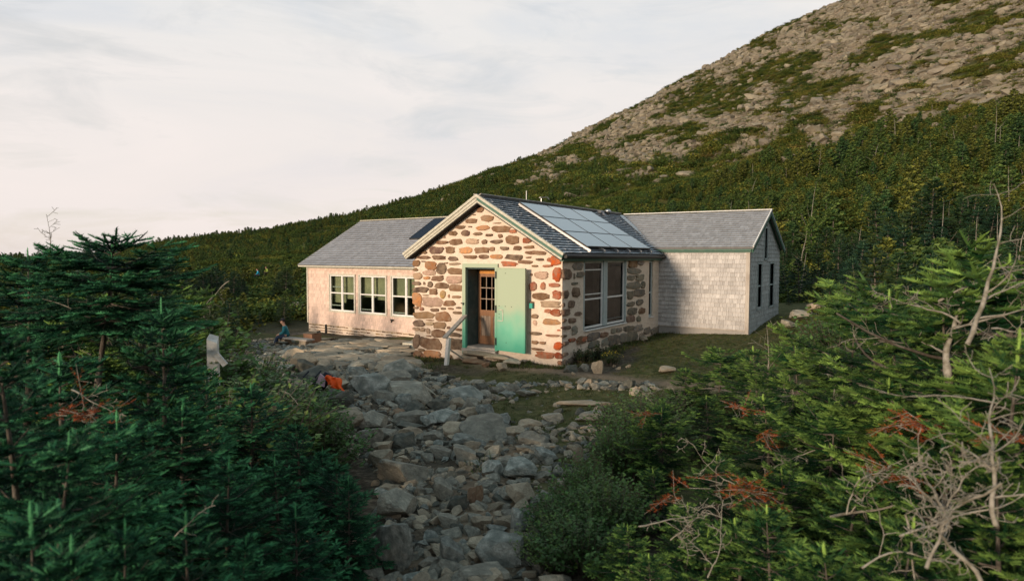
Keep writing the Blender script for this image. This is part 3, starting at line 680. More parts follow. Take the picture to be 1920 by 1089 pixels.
        lbox(s, mid-.03, mid+.03, .001, .012, c, d)
        if k == 0: lbox(s, a+.045, mid-.05, -.1, -.07, d-.47, d-.44)
        if k < 3:
            zq = c + (.19, .11, .08)[k]; lbox(s, a+.045, mid-.05, -.07, -.046, zq, zq+.035)
        s.v = [tuple(np.array(p)-HLOC) for p in s.v]; s.build('sash', WHITE, fo)
        g = MB(); lbox(g, a, b, -.025, -.02, c, d); g.v = [tuple(np.array(p)-HLOC) for p in g.v]; g.build('pane', GLASS, fo)
        bl = MB(); r = random.Random(k+50)
        for u0, u1 in ((a-.02, mid), (mid+.003, b+.02)):
            zz = c + (d-c)*((.22, .34), (.42, .36), (.46, .46))[k][u0 > a] + .0
            lbox(bl, u0, u1, -.21, -.20, zz, d+.05)
        bl.v = [tuple(np.array(p)-HLOC) for p in bl.v]; bl.build('blind', BLIND, fo)
    # room behind the glass
    m = MB(); lbox(m, .1, LL, -2.6, -2.55, -.5, 2.2); lbox(m, .1, LL, -2.55, -.13, -.3, -.25); hut(m, 'interior_wall', INTERIOR)
left_wing()
# ---- floor and dark room in the stone part
m = MB(); m.box((WX+.42, .9, .1), (-.42, 8, .14)); m.box((WX+.42, 3.6, .14), (-.42, 3.65, 2.5)); hut(m, 'interior_wall', INTERIOR)
# ---- door frame, inner door, shutter door
def doors():
    fr = MB(); x0, x1, z0, z1 = -2.885, -1.785, .02, 2.325
    fr.box((x0, -.05, z0), (x0+.10, .03, z1-.10)); fr.box((x1-.085, -.05, z0+.15), (x1, .03, z1-.10)); fr.box((x0, -.05, z1-.10), (x1, .03, z1))
    f = hut(fr, 'door_frame', MINT)
    m = MB(); m.box((x0-.012, -.042, z0-.02), (x0, -.0, z1-.05)); m.v = [tuple(np.array(p)-HLOC) for p in m.v]; m.build('frame_edge', PALE, f)
    lin = MB(); lin.box((-2.80, .031, .19), (-2.77, .52, 2.22)); lin.box((-1.89, .031, .19), (-1.86, .52, 2.22)); lin.box((-2.77, .031, 2.19), (-1.89, .52, 2.22)); hut(lin, 'door_reveal', mat('reveal_paint', (.035, .07, .07), .5, n_scale=7, n_amt=.5, n_col=(.10, .14, .14)))
    s = MB(); s.box((-2.77, .02, .19), (-1.89, .47, .225)); s.box((-2.86, -.12, .10), (-1.80, .02, .175)); hut(s, 'door_sill', WOOD)
    DW = mat('brown_door_wood', (.26, .13, .065), .6, n_scale=5, n_amt=.6, n_col=(.15, .08, .045), bump=.003, b_scale=30, stretch=(4, 4, .5))
    DG = mat('worn_grey_door_panel', (.30, .24, .19), .8, n_scale=4, n_amt=.8, n_col=(.13, .09, .065), stretch=(6, 6, .6))
    OB = mat('orange_board', (.50, .22, .045), .6, n_scale=4, n_amt=.4, n_col=(.34, .13, .03))
    d = MB(); xa, xb, ya, yb = -2.765, -1.895, .47, .515; gz0, gz1 = 1.12, 1.98
    d.box((xa, ya, .235), (xa+.09, yb, 2.18)); d.box((xb-.09, ya, .235), (xb, yb, 2.18))
    d.box((xa+.09, ya, .235), (xb-.09, yb, .45)); d.box((xa+.09, ya, .97), (xb-.09, yb, gz0)); d.box((xa+.09, ya, gz1), (xb-.09, yb, 2.18))
    mx = (xa+xb)/2; d.box((mx-.04, ya, .45), (mx+.04, yb, .97))
    do = hut(d, 'door', DW); do['label'] = 'brown wooden inner door with glazed upper half'
    def ch(mb, nm, mt): mb.v = [tuple(np.array(p)-HLOC) for p in mb.v]; return mb.build(nm, mt, do)
    q = MB(); q.box((xa+.09, ya+.02, .45), (mx-.04, yb-.01, .97)); q.box((mx+.04, ya+.02, .45), (xb-.09, yb-.01, .97)); ch(q, 'door_panel', DG)
    q = MB()
    for i in range(1, 4): xx = xa+.09 + (xb-xa-.18)*i/4; q.box((xx-.011, ya+.004, gz0), (xx+.011, yb-.004, gz1))
    for i in range(1, 3): zz = gz0 + (gz1-gz0)*i/3; q.box((xa+.09, ya+.002, zz-.012), (xb-.09, yb-.002, zz+.012))
    ch(q, 'glazing_bars', DG)
    q = MB(); q.box((xa+.09, ya+.02, gz0), (xb-.09, ya+.026, gz1)); ch(q, 'pane', DGLASS)
    q = MB(); q.box((xa+.10, yb+.03, 1.70), (xa+.27, yb+.05, 2.0)); q.box((xa+.30, yb+.05, 1.18), (xa+.52, yb+.07, 1.42)); q.box((xa+.5, yb+.06, 1.5), (xb-.1, yb+.08, 1.95)); ch(q, 'notice_board', OB)
    q = MB(); q.box((xa+.05, ya-.012, 2.06), (xb-.05, ya-.001, 2.17)); ch(q, 'door_plate', OB)
    # the green storm door, folded back against the wall
    a = np.array([-1.782, -.085, 0]); b = np.array([-.868, -.20, 0]); U = unit(b-a); N = np.array([U[1], -U[0], 0]); w = np.linalg.norm(b-a)
    def sb(mb, u0, u1, n0, n1, z0, z1):
        P = lambda u, n, z: tuple(a + U*u + N*n + np.array([0, 0, z]))
        mb.hexa([P(u0, n1, z0), P(u1, n1, z0), P(u1, n0, z0), P(u0, n0, z0), P(u0, n1, z1), P(u1, n1, z1), P(u1, n0, z1), P(u0, n0, z1)])
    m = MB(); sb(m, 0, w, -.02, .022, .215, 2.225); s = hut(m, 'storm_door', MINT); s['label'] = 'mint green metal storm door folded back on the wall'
    def cs(mb, nm, mt): mb.v = [tuple(np.array(p)-HLOC) for p in mb.v]; return mb.build(nm, mt, s)
    m = MB()
    for q in ((0, w, 2.205, 2.232), (0, w, .208, .232), (0, .022, .232, 2.205), (w-.04, w, .232, 2.205)): sb(m, q[0], q[1], .0221, .030, q[2], q[3])
    cs(m, 'door_edging', MINT)
    m = MB(); 
    for q in ((.05, .22, .93, .95), (.05, .22, 1.20, 1.22), (.21, .23, .95, 1.20)): sb(m, q[0], q[1], .0222, .034, q[2], q[3])
    cs(m, 'lock_plate', PALE)
    for zz in (.42, 1.22, 2.05):
        m = MB(); sb(m, -.02, .018, .0301, .045, zz-.09, zz+.09); cs(m, 'hinge', BLACK)
    m = MB()
    for uu, zz in ((.3, 2.1), (.3, 1.3), (.1, 1.3), (.5, 1.3), (.33, .42), (.1, 1.02), (.1, 1.1)):
        sb(m, uu-.008, uu+.008, .0223, .032, zz-.008, zz+.008)
    cs(m, 'bolt', BLACK)
    m = MB(); m.box((-2.905, -.09, 1.30), (-2.82, -.052, 1.325)); m.tube([(-2.84, -.08, 1.31), (-2.84, -.08, 1.27)], .012); hut(m, 'door_latch', BLACK)
    m = MB(); m.box((-.84, -.09, 1.28), (-.76, -.03, 1.40)); hut(m, 'door_holdback', mat('teal_enamel', (.03, .30, .24), .4))
doors()
# ---- windows in the stone side wall
def stone_side_windows():
    def win(y0, y1, z0, z1, kind):
        f = MB(); w = .05
        for a in ((y0, y0+w, z0, z1), (y1-w, y1, z0, z1), (y0+w, y1-w, z1-w, z1), (y0+w, y1-w, z0, z0+w)): f.box((-.10, a[0], a[2]), (-.03, a[1], a[3]))
        fo = hut(f, 'window', WHITE if kind != 2 else FRAMEG); zm = z0 + (z1-z0)*(.43)
        def ch(mb, nm, mt): mb.v = [tuple(np.array(p)-HLOC) for p in mb.v]; return mb.build(nm, mt, fo)
        s = MB(); s.box((-.085, y0+w, zm-.02), (-.045, y1-w, zm+.02))
        if kind == 0: s.box((-.075, y0+w, z1-.24), (-.05, y1-w, z1-.21)); s.box((-.075, y0+w, zm+.11), (-.05, y1-w, zm+.135))
        if kind == 1: s.box((-.075, y0+w, z1-.13), (-.06, y1-w, z1-.115)); s.box((-.075, y0+w, z0+.13), (-.06, y1-w, z0+.145))
        if kind == 2: s.box((-.075, y0+w, z1-.38), (-.06, y1-w, z1-.365)); s.box((-.075, y0+w, z1-.95), (-.06, y1-w, z1-.935))
        ch(s, 'sash', WHITE if kind != 2 else FRAMEG)
        g = MB(); g.box((-.066, y0+w, z0+w), (-.06, y1-w, z1-w)); ch(g, 'pane', DGLASS)
        b = MB(); b.box((-.30, y0-.02, z0), (-.29, y1, z1)); ch(b, 'dark_room_sheet', DARK)  # near-black sheet stands in for the dim room behind the pane
    win(1.12, 2.19, .72, 2.40, 0); win(2.42, 3.55, .72, 2.40, 1); win(5.31, 5.60, .72, 2.38, 2)
    m = MB(); m.box((-.12, 2.191, .72), (-.0, 2.419, 2.43)); m.box((-.12, 3.551, .72), (.012, 3.62, 2.43)); m.box((-.12, 1.06, .70), (.006, 1.118, 2.43)); hut(m, 'window_mullion', FRAMEG)
    m = MB(); m.box((-.10, 1.08, .665), (.05, 3.6, .70)); m.box((-.10, 5.30, .68), (.035, 5.66, .71)); hut(m, 'window_sill', WHITE)
stone_side_windows()
# ---- roof things
def roof_things():
    u = unit((-1, 0, SL)); N = unit((SL, 0, 1))
    def P(s, y, n): return np.array([.14, y, main_z(.14)]) + u*s + N*n
    m = MB(); P0 = P(2.62, 6.9, .0); m.tube([P0, P0 + np.array([0, 0, .12])], .055, 10); v = hut(m, 'roof_vent', BLACK)
    m = MB(); m.tube([P0 + np.array([0, 0, .12]), P0 + np.array([0, 0, .15]), P0 + np.array([0, 0, .19]), P0 + np.array([0, 0, .21])], [.10, .11, .08, .03], 12); m.v = [tuple(np.array(p)-HLOC) for p in m.v]; m.build('vent_cap', METAL, v, True)
    # solar array in front
    A = empty('solar_array', tuple(P(0, 3.2, 0)), 0, 'solar panels coloured pale blue as mirrored sky, in three columns and three rows on the stone hut roof', 'solar panel')
    AL = np.array(A.location); y0, y1, s0, s1, n0 = 1.03, 5.16, .13, 2.42, .115
    def hx(mb, sa, sb, ya, yb, na, nb):
        q = [P(sa, ya, na), P(sa, yb, na), P(sb, yb, na), P(sb, ya, na), P(sa, ya, nb), P(sa, yb, nb), P(sb, yb, nb), P(sb, ya, nb)]
        mb.hexa([x-AL for x in q])
    for i in range(3):
        for j in range(3):
            ya = y0 + (y1-y0)*i/3 + .008; yb = y0 + (y1-y0)*(i+1)/3 - .008; sa = s0 + (s1-s0)*j/3 + .006; sb = s0 + (s1-s0)*(j+1)/3 - .006
            m = MB(); hx(m, sa+.012, sb-.012, ya+.012, yb-.012, n0, n0+.034); p = m.build('panel', PANEL, A)
            m = MB()
            for q in ((sa, sb, ya, ya+.0115), (sa, sb, yb-.0115, yb), (sa, sa+.0115, ya+.0118, yb-.0118), (sb-.0115, sb, ya+.0118, yb-.0118)): hx(m, q[0], q[1], q[2], q[3], n0, n0+.038)
            m.build('panel_frame', METAL if False else BLACK, p)
    for k in range(6):
        yy = y0 + .08 + (y1-y0-.16)*k/5
        m = MB(); hx(m, .02, 2.44, yy-.02, yy+.02, .05, .110); hx(m, .03, .07, yy-.03, yy+.03, .0, .049); hx(m, 1.2, 1.25, yy-.03, yy+.03, .0, .049); m.build('mounting_rail', METAL, A)
    # dark panel on the left wing
    sl = (4.0-2.13)/3.2; V = unit(np.array([0, 0, sl]) - LN); Nn = unit(LN*sl + np.array([0, 0, 1])); Aq = np.array(lw(-.28, 2.13, .2))
    B = empty('dark_solar_array', tuple(Aq + LU*5 + V*2.4), 0, 'dark solar panel on the left wing roof beside the stone gable', 'solar panel'); BL = np.array(B.location)
    # measured on the roof plane
    c0 = on_plane(774, 448, Nn, Nn@(Aq + Nn*.1)); c1 = on_plane(803, 411.5, Nn, Nn@(Aq + Nn*.1)); u0 = (c0-Aq)@LU - .22; v0 = (c0-Aq)@V; v1 = (c1-Aq)@V
    def q8(mb, ua, ub, va, vb, na, nb):
        g = lambda u_, v_, n_: Aq + LU*u_ + V*v_ + Nn*n_ - BL
        mb.hexa([g(ua, va, na), g(ub, va, na), g(ub, vb, na), g(ua, vb, na), g(ua, va, nb), g(ub, va, nb), g(ub, vb, nb), g(ua, vb, nb)])
    m = MB(); q8(m, u0+.02, u0+1.9, v0+.02, v1-.02, .07, .10); m.build('panel', DPANEL, B)
    m = MB(); q8(m, u0, u0+.018, v0, v1, .065, .106); q8(m, u0+.0185, u0+1.9, v0, v0+.018, .065, .106); q8(m, u0+.0185, u0+1.9, v1-.018, v1, .065, .106); q8(m, u0+.3, u0+.34, v0+.02, v1-.02, .0, .064); q8(m, u0+1.5, u0+1.54, v0+.02, v1-.02, .0, .064); m.build('panel_frame', BLACK, B)
    # mast and weather vane on the ridge
    b = on_plane(986, 377, (1, 0, 0), -2.274); t = on_plane(986, 357, (1, 0, 0), -2.274)
    m = MB(); m.tube([(0, 0, -.06), (0, 0, t[2]-b[2])], .012, 6); o = m.build('whip_antenna', WHITE); o.location = (-2.274, b[1], main_z(-2.274)+.03); tag(o, 'thin upright white rod standing on the hut ridge', 'antenna')
    b = on_plane(1014, 382, (1, 0, 0), -2.274); M = empty('weather_mast', (-2.274, b[1], ZR+.03), 0, 'small weather instrument on a short pole on the hut ridge', 'instrument')
    m = MB(); m.tube([(0, 0, -.05), (0, 0, .16)], .012, 6); m.build('pole', METAL, M)
    m = MB(); m.bar((0, -.04, .17), (.04, .27, .20), .03, .03); m.bar((0.04, .27, .2), (.06, .33, .14), .025, .02); m.bar((0, -.08, .165), (0, .02, .165), .05, .015); m.build('arm', METAL, M)
roof_things()

# ------------------------------------------------------------------ rocks
def rock_mesh(name, seed, sub=4, planes=11, flat=.55):
    r = np.random.default_rng(seed); bm = bmesh.new(); bmesh.ops.create_icosphere(bm, subdivisions=sub, radius=1)
    V = np.array([v.co[:] for v in bm.verts]); F = np.array([[v.index for v in f.verts] for f in bm.faces]); bm.free()
    V *= 1.25
    for k in range(planes):
        n = r.normal(size=3); n /= np.linalg.norm(n); d = r.uniform(.55, .95)
        if k == 0: n = np.array([r.uniform(-.2, .2), r.uniform(-.2, .2), 1]); n /= np.linalg.norm(n); d = flat
        s = V@n - d; V -= np.outer(np.maximum(s, 0)*.97, n)
    V = V/np.abs(V).max(0)
    ax = V*3 + seed*7.1; k = fbm(ax[:, 0]+ax[:, 2], ax[:, 1]-ax[:, 2]*.7, 4)-.5
    V *= (1 + k*.16)[:, None]
    return np_mesh(name, V, [F], smooth=False)
ROCKS = [rock_mesh('rock', 100+i, 4, 12 + i % 4, .5 + .09*(i % 5)) for i in range(10)]
SROCK = [rock_mesh('rock', 200+i, 2, 9, .6) for i in range(4)]
_rock_cache = {}
def rock(P, sx, sy, sz, rz=0, tilt=(0, 0), shape=0, mi=0, label=None, group=None, sink=.3, cat='rock', name='rock'):
    key = (shape, mi)
    if key not in _rock_cache:
        me = ROCKS[shape % len(ROCKS)].copy(); me.materials.append(ROCK[mi] if mi < 5 else HROCK); _rock_cache[key] = me
    o = bpy.data.objects.new(name, _rock_cache[key]); COL.objects.link(o)
    o.location = (P[0], P[1], P[2] + sz*(1-2*sink)); o.scale = (sx, sy, sz); o.rotation_euler = (tilt[0], tilt[1], rz)
    return tag(o, label, cat, group)
occ = []                                                           # (x, y, r) of rocks already standing
AZR = YAW                                                          # photographer's right vector
RT = np.array([math.cos(YAW), -math.sin(YAW)])
def hero(u, v, w, h, shape, mi, label, deep=.8, rz=0, tilt=(0, 0), sink=.22):
    P, d = at_ground(u, v + h*.38); sx = w*d/FPX/2; sz = h*d/FPX/2*(1.05 if h > w else 1.15)
    rock(P, sx*1.03, sx*deep, sz, -YAW + rz, tilt, shape, mi, label, 'rocks in front of the hut', sink)
    occ.append((P[0], P[1], sx*.85))
H = [(743, 1015, 78, 128, 1, 1, 'tall blue-grey boulder streaked with pale lichen in the left foreground of the rocky path', .7, 0, (.12, .05)),
     (748, 943, 82, 62, 4, 0, 'grey block with flat slanting top behind the tall blue-grey boulder', .9, .3, (0, .1)),
     (628, 1015, 104, 88, 2, 2, 'tan boulder half hidden under the dark fir at bottom left', .9, .4, (0, .2)),
     (850, 1036, 48, 70, 3, 1, 'narrow upright blue-grey stone between the two large foreground boulders', .8, .2, (0, 0)),
     (938, 1022, 96, 78, 5, 1, 'large blue-grey boulder with a notched top at the right of the path', .9, -.3, (.1, 0)),
     (905, 1076, 130, 40, 7, 0, 'long low stone lying across the bottom edge of the picture', .6, .1, (0, 0)),
     (906, 977, 50, 34, 6, 2, 'small pale stone just behind the notched blue-grey boulder', .9, .2, (0, .1)),
     (975, 926, 62, 50, 8, 2, 'pale tan wedge-shaped rock at the edge of the right bushes', .8, .5, (.2, .1)),
     (977, 877, 62, 46, 9, 1, 'rounded blue-grey rock with a leafy sprig at its edge', .9, 0, (0, 0)),
     (878, 850, 58, 40, 0, 0, 'broad grey rock with a sloping face in the middle of the jumble', .9, .3, (.1, .2)),
     (867, 826, 50, 28, 9, 1, 'smooth blue-grey stone with pale rounded back above the sloping rock', .7, .5, (0, .15)),
     (718, 837, 44, 30, 6, 2, 'small pale tan stone standing out among darker rocks on the left', .9, .2, (0, 0)),
     (756, 827, 48, 42, 5, 3, 'dark angular rock right of the small pale tan stone', .9, .6, (0, 0)),
     (702, 790, 60, 42, 4, 0, 'grey block with a flat square face left of the path', .9, .4, (.1, 0)),
     (648, 786, 82, 42, 7, 2, 'broad flat-topped tan boulder below the orange jacket', .9, .2, (0, 0)),
     (770, 812, 46, 27, 2, 2, 'low sandy coloured stone behind the dark angular rock', .8, .1, (0, 0)),
     (694, 820, 48, 38, 1, 0, 'rounded grey boulder left of the small pale tan stone', .9, .8, (0, .1)),
     (634, 820, 50, 40, 3, 0, 'mid grey boulder at the edge of the left fir branches', .9, .2, (0, 0)),
     (803, 790, 34, 28, 8, 1, 'pointed blue-grey stone in the middle of the rubble', .9, .5, (.1, .1)),
     (756, 749, 32, 30, 5, 1, 'upright greenish stone behind the grey block', .8, .1, (0, 0)),
     (908, 771, 40, 42, 8, 1, 'tall dark blue rock on the far side of the rubble', .8, .4, (.1, .2)),
     (822, 760, 44, 28, 2, 3, 'dark rounded rock left of the tall dark blue rock', .9, .1, (0, 0)),
     (1111, 778, 62, 22, 7, 0, 'long low grey rock lying on the turf at the right', .6, .1, (0, 0)),
     (991, 794, 48, 20, 9, 2, 'low pale rock on the edge of the turf', .8, .3, (0, 0)),
     (1098, 755, 108, 11, 4, 2, 'long thin pale slab across the turf below the hut', .25, -.1, (0, 0)),
     (834, 846, 52, 24, 0, 0, 'flat grey stone wedged left of the broad sloping rock', .9, .2, (0, .1)),
     (1024, 852, 42, 28, 3, 1, 'blue-grey stone by the grass right of the rounded rock', .9, .2, (0, 0)),
     (948, 865, 46, 24, 7, 0, 'flat grey stone tucked left of the rounded blue-grey rock', .9, .1, (0, 0)),
     (893, 925, 30, 50, 1, 4, 'rusty red-brown upright stone beside the earth path', .8, .4, (0, .1)),
     (833, 918, 38, 50, 3, 0, 'grey upright stone on the right side of the earth path', .8, .1, (0, 0)),
     (859, 940, 38, 40, 5, 3, 'dark stone beside the rusty red-brown one', .8, .3, (0, 0)),
     (728, 917, 44, 20, 2, 2, 'small flat tan stone at the left side of the earth path', .8, .2, (0, 0)),
     (744, 879, 62, 24, 9, 0, 'low grey slab crossing the head of the earth path', .7, .1, (0, 0)),
     (848, 974, 48, 28, 0, 0, 'grey stone with a peaked top in the path', .8, .2, (0, .1)),
     (812, 1030, 32, 24, 6, 2, 'small cream stone lying between the tall boulder and the narrow stone', .8, .2, (0, 0)),
     (810, 1056, 44, 26, 2, 0, 'low grey stone below the small cream one', .8, .2, (0, 0)),
     (1086, 849, 20, 36, 1, 2, 'small upright pinkish stone at the edge of the bushes', .6, .1, (0, 0)),
     (1017, 1048, 58, 24, 7, 0, 'low brownish rock right of the notched boulder', .8, .2, (0, 0)),
     (1120, 686, 22, 34, 1, 2, 'upright pale stone standing by the hut side wall near yellow flowers', .8, .3, (0, .1)),
     (1249, 691, 32, 14, 9, 2, 'flat pale rock lying on the lawn right of the hut', .8, .3, (0, 0)),
     (1206, 634, 18, 14, 8, 2, 'small pale stone at the foot of the hut side wall', .8, .3, (0, 0)),
     (1236, 604, 24, 22, 3, 3, 'dark boulder in the corner between the stone wall and right wing', .9, .3, (0, 0)),
     (558, 579, 30, 20, 9, 2, 'large pale boulder behind the left corner of the hut', 1, .2, (0, 0)),
     (1070, 690, 26, 20, 5, 3, 'dark stone at the foot of the hut corner', .9, .3, (0, 0)),
     (1096, 688, 20, 18, 2, 0, 'small grey stone left of the upright pale stone', .9, .3, (0, 0)),
     (940, 688, 24, 22, 8, 2, 'pointed tan stone leaning below the storm door', .7, .3, (.1, .2)),
     (912, 683, 20, 14, 6, 4, 'small orange-brown stone on the door steps', .8, .3, (0, 0)),
     (700, 716, 46, 28, 4, 0, 'grey slab-sided rock on the terrace right of the orange jacket', .8, .3, (.1, 0)),
     (668, 700, 40, 26, 8, 1, 'blue-grey leaning rock above the orange jacket', .8, .5, (.1, .2)),
     (575, 690, 34, 26, 3, 3, 'dark boulder in the stone bank left of the terrace', .9, .3, (0, 0)),
         (1500, 588, 44, 18, 9, 0, 'grey rock in the gap right of the right wing', .9, .2, (0, 0)),
     (1532, 572, 40, 16, 4, 2, 'tan rock in the gap right of the right wing', .9, .2, (0, 0)),
         (1478, 604, 26, 14, 3, 0, 'small grey rock by the far corner of the right wing', .9, .2, (0, 0)),
         (1515, 556, 30, 12, 6, 2, 'pale rock farthest back in the gap right of the right wing', .9, .2, (0, 0)),
         (552, 668, 30, 18, 9, 0, 'grey rounded boulder in the stone bank below the bench', .9, .3, (0, 0))]
for a in H: hero(*a)
# door steps: flat stones stacked in front of the sill
for i, (u, v, w, h, mi_) in enumerate([(905, 662, 84, 13, 2), (880, 668, 60, 12, 2), (935, 668, 60, 12, 2), (858, 684, 46, 16, 2), (905, 686, 54, 15, 2), (835, 697, 52, 15, 2), (880, 700, 60, 14, 2), (925, 698, 40, 13, 0), (965, 676, 40, 12, 0), (893, 676, 56, 13, 4)]):
    P = on_plane(u, v, (0, 1, 0), -.16 - .14*(i > 2) - .13*(i > 4)); d = np.linalg.norm(P-CAM); sz = h*d/FPX/2; sx = w*d/FPX/2
    o = rock((P[0], P[1], P[2]-sz), sx, .17, sz*1.1, 0, (0, 0), (4, 7, 9)[i % 3], mi_, 'flat stone of the rough steps below the green door frame', 'door step stones', .5)
    o.location[2] = P[2]-sz*.4
# ---- the jumble itself: a few hundred single rocks
PZ_L = [(700, 1100), (705, 960), (715, 915), (700, 870), (640, 820), (590, 790), (565, 752), (520, 715), (455, 690), (420, 668), (440, 652), (520, 640), (575, 652)]
PZ_R = [(1040, 1100), (1000, 990), (1005, 915), (1050, 870), (1075, 838), (1130, 785), (1205, 735), (1190, 716)]
poly = [at_ground(u, v)[0][:2] for u, v in PZ_L] + [at_ground(u, v)[0][:2] for u, v in [(600, 645), (700, 655), (770, 690), (840, 712), (930, 722)]] + [at_ground(u, v)[0][:2] for u, v in PZ_R[::-1]]
poly = np.array(poly)
def inside(x, y, pg):
    x = np.asarray(x); y = np.asarray(y); r = np.zeros(x.shape, bool); n = len(pg)
    for i in range(n):
        x0, y0 = pg[i]; x1, y1 = pg[i-1]; c = ((y0 > y) != (y1 > y)) & (x < (x1-x0)*(y-y0)/(y1-y0+1e-12)+x0); r ^= c
    return r
def in_view(x, y, z, m=40):
    u, v = project(np.stack([x, y, z], -1)); d = (x-CAM[0])*_sa + (y-CAM[1])*_ca
    return (u > -m) & (u < 1920+m) & (v > -m) & (v < 1089+m) & (d > 0)
x0, y0 = poly.min(0); x1, y1 = poly.max(0)
r_ = random.Random(12); placed = 0; tries = 0
path_pts = [at_ground(u, v)[0][:2] for u, v in [(805, 1000), (815, 950), (800, 905), (790, 885)]]
while placed < 235 and tries < 30000:
    tries += 1
    k = tries/30000; x = r_.uniform(x0, x1); y = r_.uniform(y0, y1)
    if not inside(x, y, poly): continue
    d = math.hypot(x-CAM[0], y-CAM[1])
    s = (r_.uniform(.26, .46) if placed < 45 else (r_.uniform(.17, .28) if placed < 110 else r_.uniform(.09, .19))) * min(1, .42 + d/17)
    if x > .8 + .0*y and y > -4.6 and y < -2.6 + .1 and r_.random() < .88: continue      # turf patch
    if y > -1.6 and x > -2.5 and r_.random() < .8: continue                              # dirt path by the hut
    if x < -3.5 and y > -2.2 + .0*x: s *= .8
    if y > -3.0 and x > -3: s = min(s, .15)
    if any(math.hypot(x-a, y-b) < .28 for a, b in path_pts): continue
    if any(math.hypot(x-a, y-b) < (c+s)*.66 for a, b, c in occ): continue
    if x > WX-.3 and y > -.35: continue
    z = float(ground(x, y)); flat = r_.uniform(.4, .85) if not (x < -4.5 and y > -1.2) else r_.uniform(.2, .3)
    mi_ = r_.choices([0, 1, 2, 3, 4], [5, 3.2, 2.6, 3, .35])[0]
    if s > .14 and mi_ == 4: mi_ = 0
    nm = ('grey', 'blue-grey', 'tan', 'dark', 'rusty')[mi_]
    where = 'near the camera' if d < 7 else ('in the middle of the stony clearing' if d < 11 else ('on the stone bank left of the hut' if x < -3 else 'by the hut'))
    rock((x, y, z), s*r_.uniform(.85, 1.25), s*r_.uniform(.7, 1), s*flat, r_.uniform(0, 6.28), (r_.uniform(-.25, .25), r_.uniform(-.25, .25)), r_.randrange(10), mi_,
         'one of the %s rocks of the jumble %s' % (nm, where), '%s rocks of the jumble %s' % (nm, where), .30)
    occ.append((x, y, s)); placed += 1

# ---- instancing for what nobody could count
def scatter(name, pts, rot, scl, idx, meshes, mats=None, label=None, cat=None, group=None, norm=None):
    """one object: points carrying instances of a few meshes (geometry nodes)"""
    me = bpy.data.meshes.new(name); me.vertices.add(len(pts)); me.vertices.foreach_set('co', np.asarray(pts, np.float32).ravel())
    for nm, tp, dat in (('rot', 'FLOAT_VECTOR', rot), ('scl', 'FLOAT_VECTOR', scl)):
        a = me.attributes.new(nm, tp, 'POINT'); a.data.foreach_set('vector', np.asarray(dat, np.float32).ravel())
    a = me.attributes.new('idx', 'INT', 'POINT'); a.data.foreach_set('value', np.asarray(idx, np.int32)); me.update()
    o = bpy.data.objects.new(name, me); COL.objects.link(o)
    ng = bpy.data.node_groups.new(name, 'GeometryNodeTree'); ng.interface.new_socket('Geometry', in_out='INPUT', socket_type='NodeSocketGeometry'); ng.interface.new_socket('Geometry', in_out='OUTPUT', socket_type='NodeSocketGeometry')
    N = ng.nodes; Lk = ng.links; gi = N.new('NodeGroupInput'); go = N.new('NodeGroupOutput'); prev = []
    def attr(nm, tp):
        q = N.new('GeometryNodeInputNamedAttribute'); q.data_type = tp; q.inputs[0].default_value = nm; return q.outputs[0]
    rt = attr('rot', 'FLOAT_VECTOR'); sc_ = attr('scl', 'FLOAT_VECTOR'); ix = attr('idx', 'INT'); jn = N.new('GeometryNodeJoinGeometry')
    e2r = N.new('FunctionNodeEulerToRotation'); Lk.new(rt, e2r.inputs[0])
    for k, mesh in enumerate(meshes):
        src = bpy.data.objects.new(name + '_source', mesh)
        oi = N.new('GeometryNodeObjectInfo'); oi.inputs[0].default_value = src; oi.inputs['As Instance'].default_value = True
        cp = N.new('FunctionNodeCompare'); cp.data_type = 'INT'; cp.operation = 'EQUAL'; Lk.new(ix, cp.inputs[2]); cp.inputs[3].default_value = k
        ip = N.new('GeometryNodeInstanceOnPoints'); Lk.new(gi.outputs[0], ip.inputs['Points']); Lk.new(cp.outputs[0], ip.inputs['Selection']); Lk.new(oi.outputs['Geometry'], ip.inputs['Instance'])
        Lk.new(e2r.outputs[0], ip.inputs['Rotation']); Lk.new(sc_, ip.inputs['Scale']); Lk.new(ip.outputs[0], jn.inputs[0])
    Lk.new(jn.outputs[0], go.inputs[0]); md = o.modifiers.new('scatter', 'NODES'); md.node_group = ng
    return tag(o, label, cat, group, 'stuff')
def with_mat(me, m): c = me.copy(); c.materials.append(m); return c
def rubble():
    n = 10000; x = rng.uniform(x0-.5, x1+.8, n*3); y = rng.uniform(y0-.5, y1+1.2, n*3)
    big = (poly-poly.mean(0))*1.06 + poly.mean(0); k = inside(x, y, big); x = x[k][:n]; y = y[k][:n]
    keep = np.ones(len(x), bool)
    keep &= ~((x > .8) & (y > -4.7) & (y < -2.4) & (rng.random(len(x)) < .93)); keep &= ~((y > -1.5) & (x > -2.5) & (rng.random(len(x)) < .80)); keep &= ~((x > WX-.2) & (x < .2) & (y > -.2))
    x = x[keep]; y = y[keep]; n = len(x); s = .020 + .095*rng.random(n)**2.4
    z = ground(x, y) + s*.15
    P = np.stack([x, y, z], -1); ro = rng.uniform(-.5, .5, (n, 3)); ro[:, 2] = rng.uniform(0, 6.3, n)
    sc_ = s[:, None]*rng.uniform(.6, 1.3, (n, 3)); sc_[:, 2] *= .7
    scatter('rubble', P, ro, sc_, rng.integers(0, 6, n), [with_mat(SROCK[0], ROCK[0]), with_mat(SROCK[1], ROCK[1]), with_mat(SROCK[2], ROCK[2]), with_mat(SROCK[3], ROCK[3]), with_mat(SROCK[1], ROCK[2]), with_mat(SROCK[0], ROCK[0])],
            label='loose grey rubble and pebbles between the larger rocks', cat='rubble')
rubble()

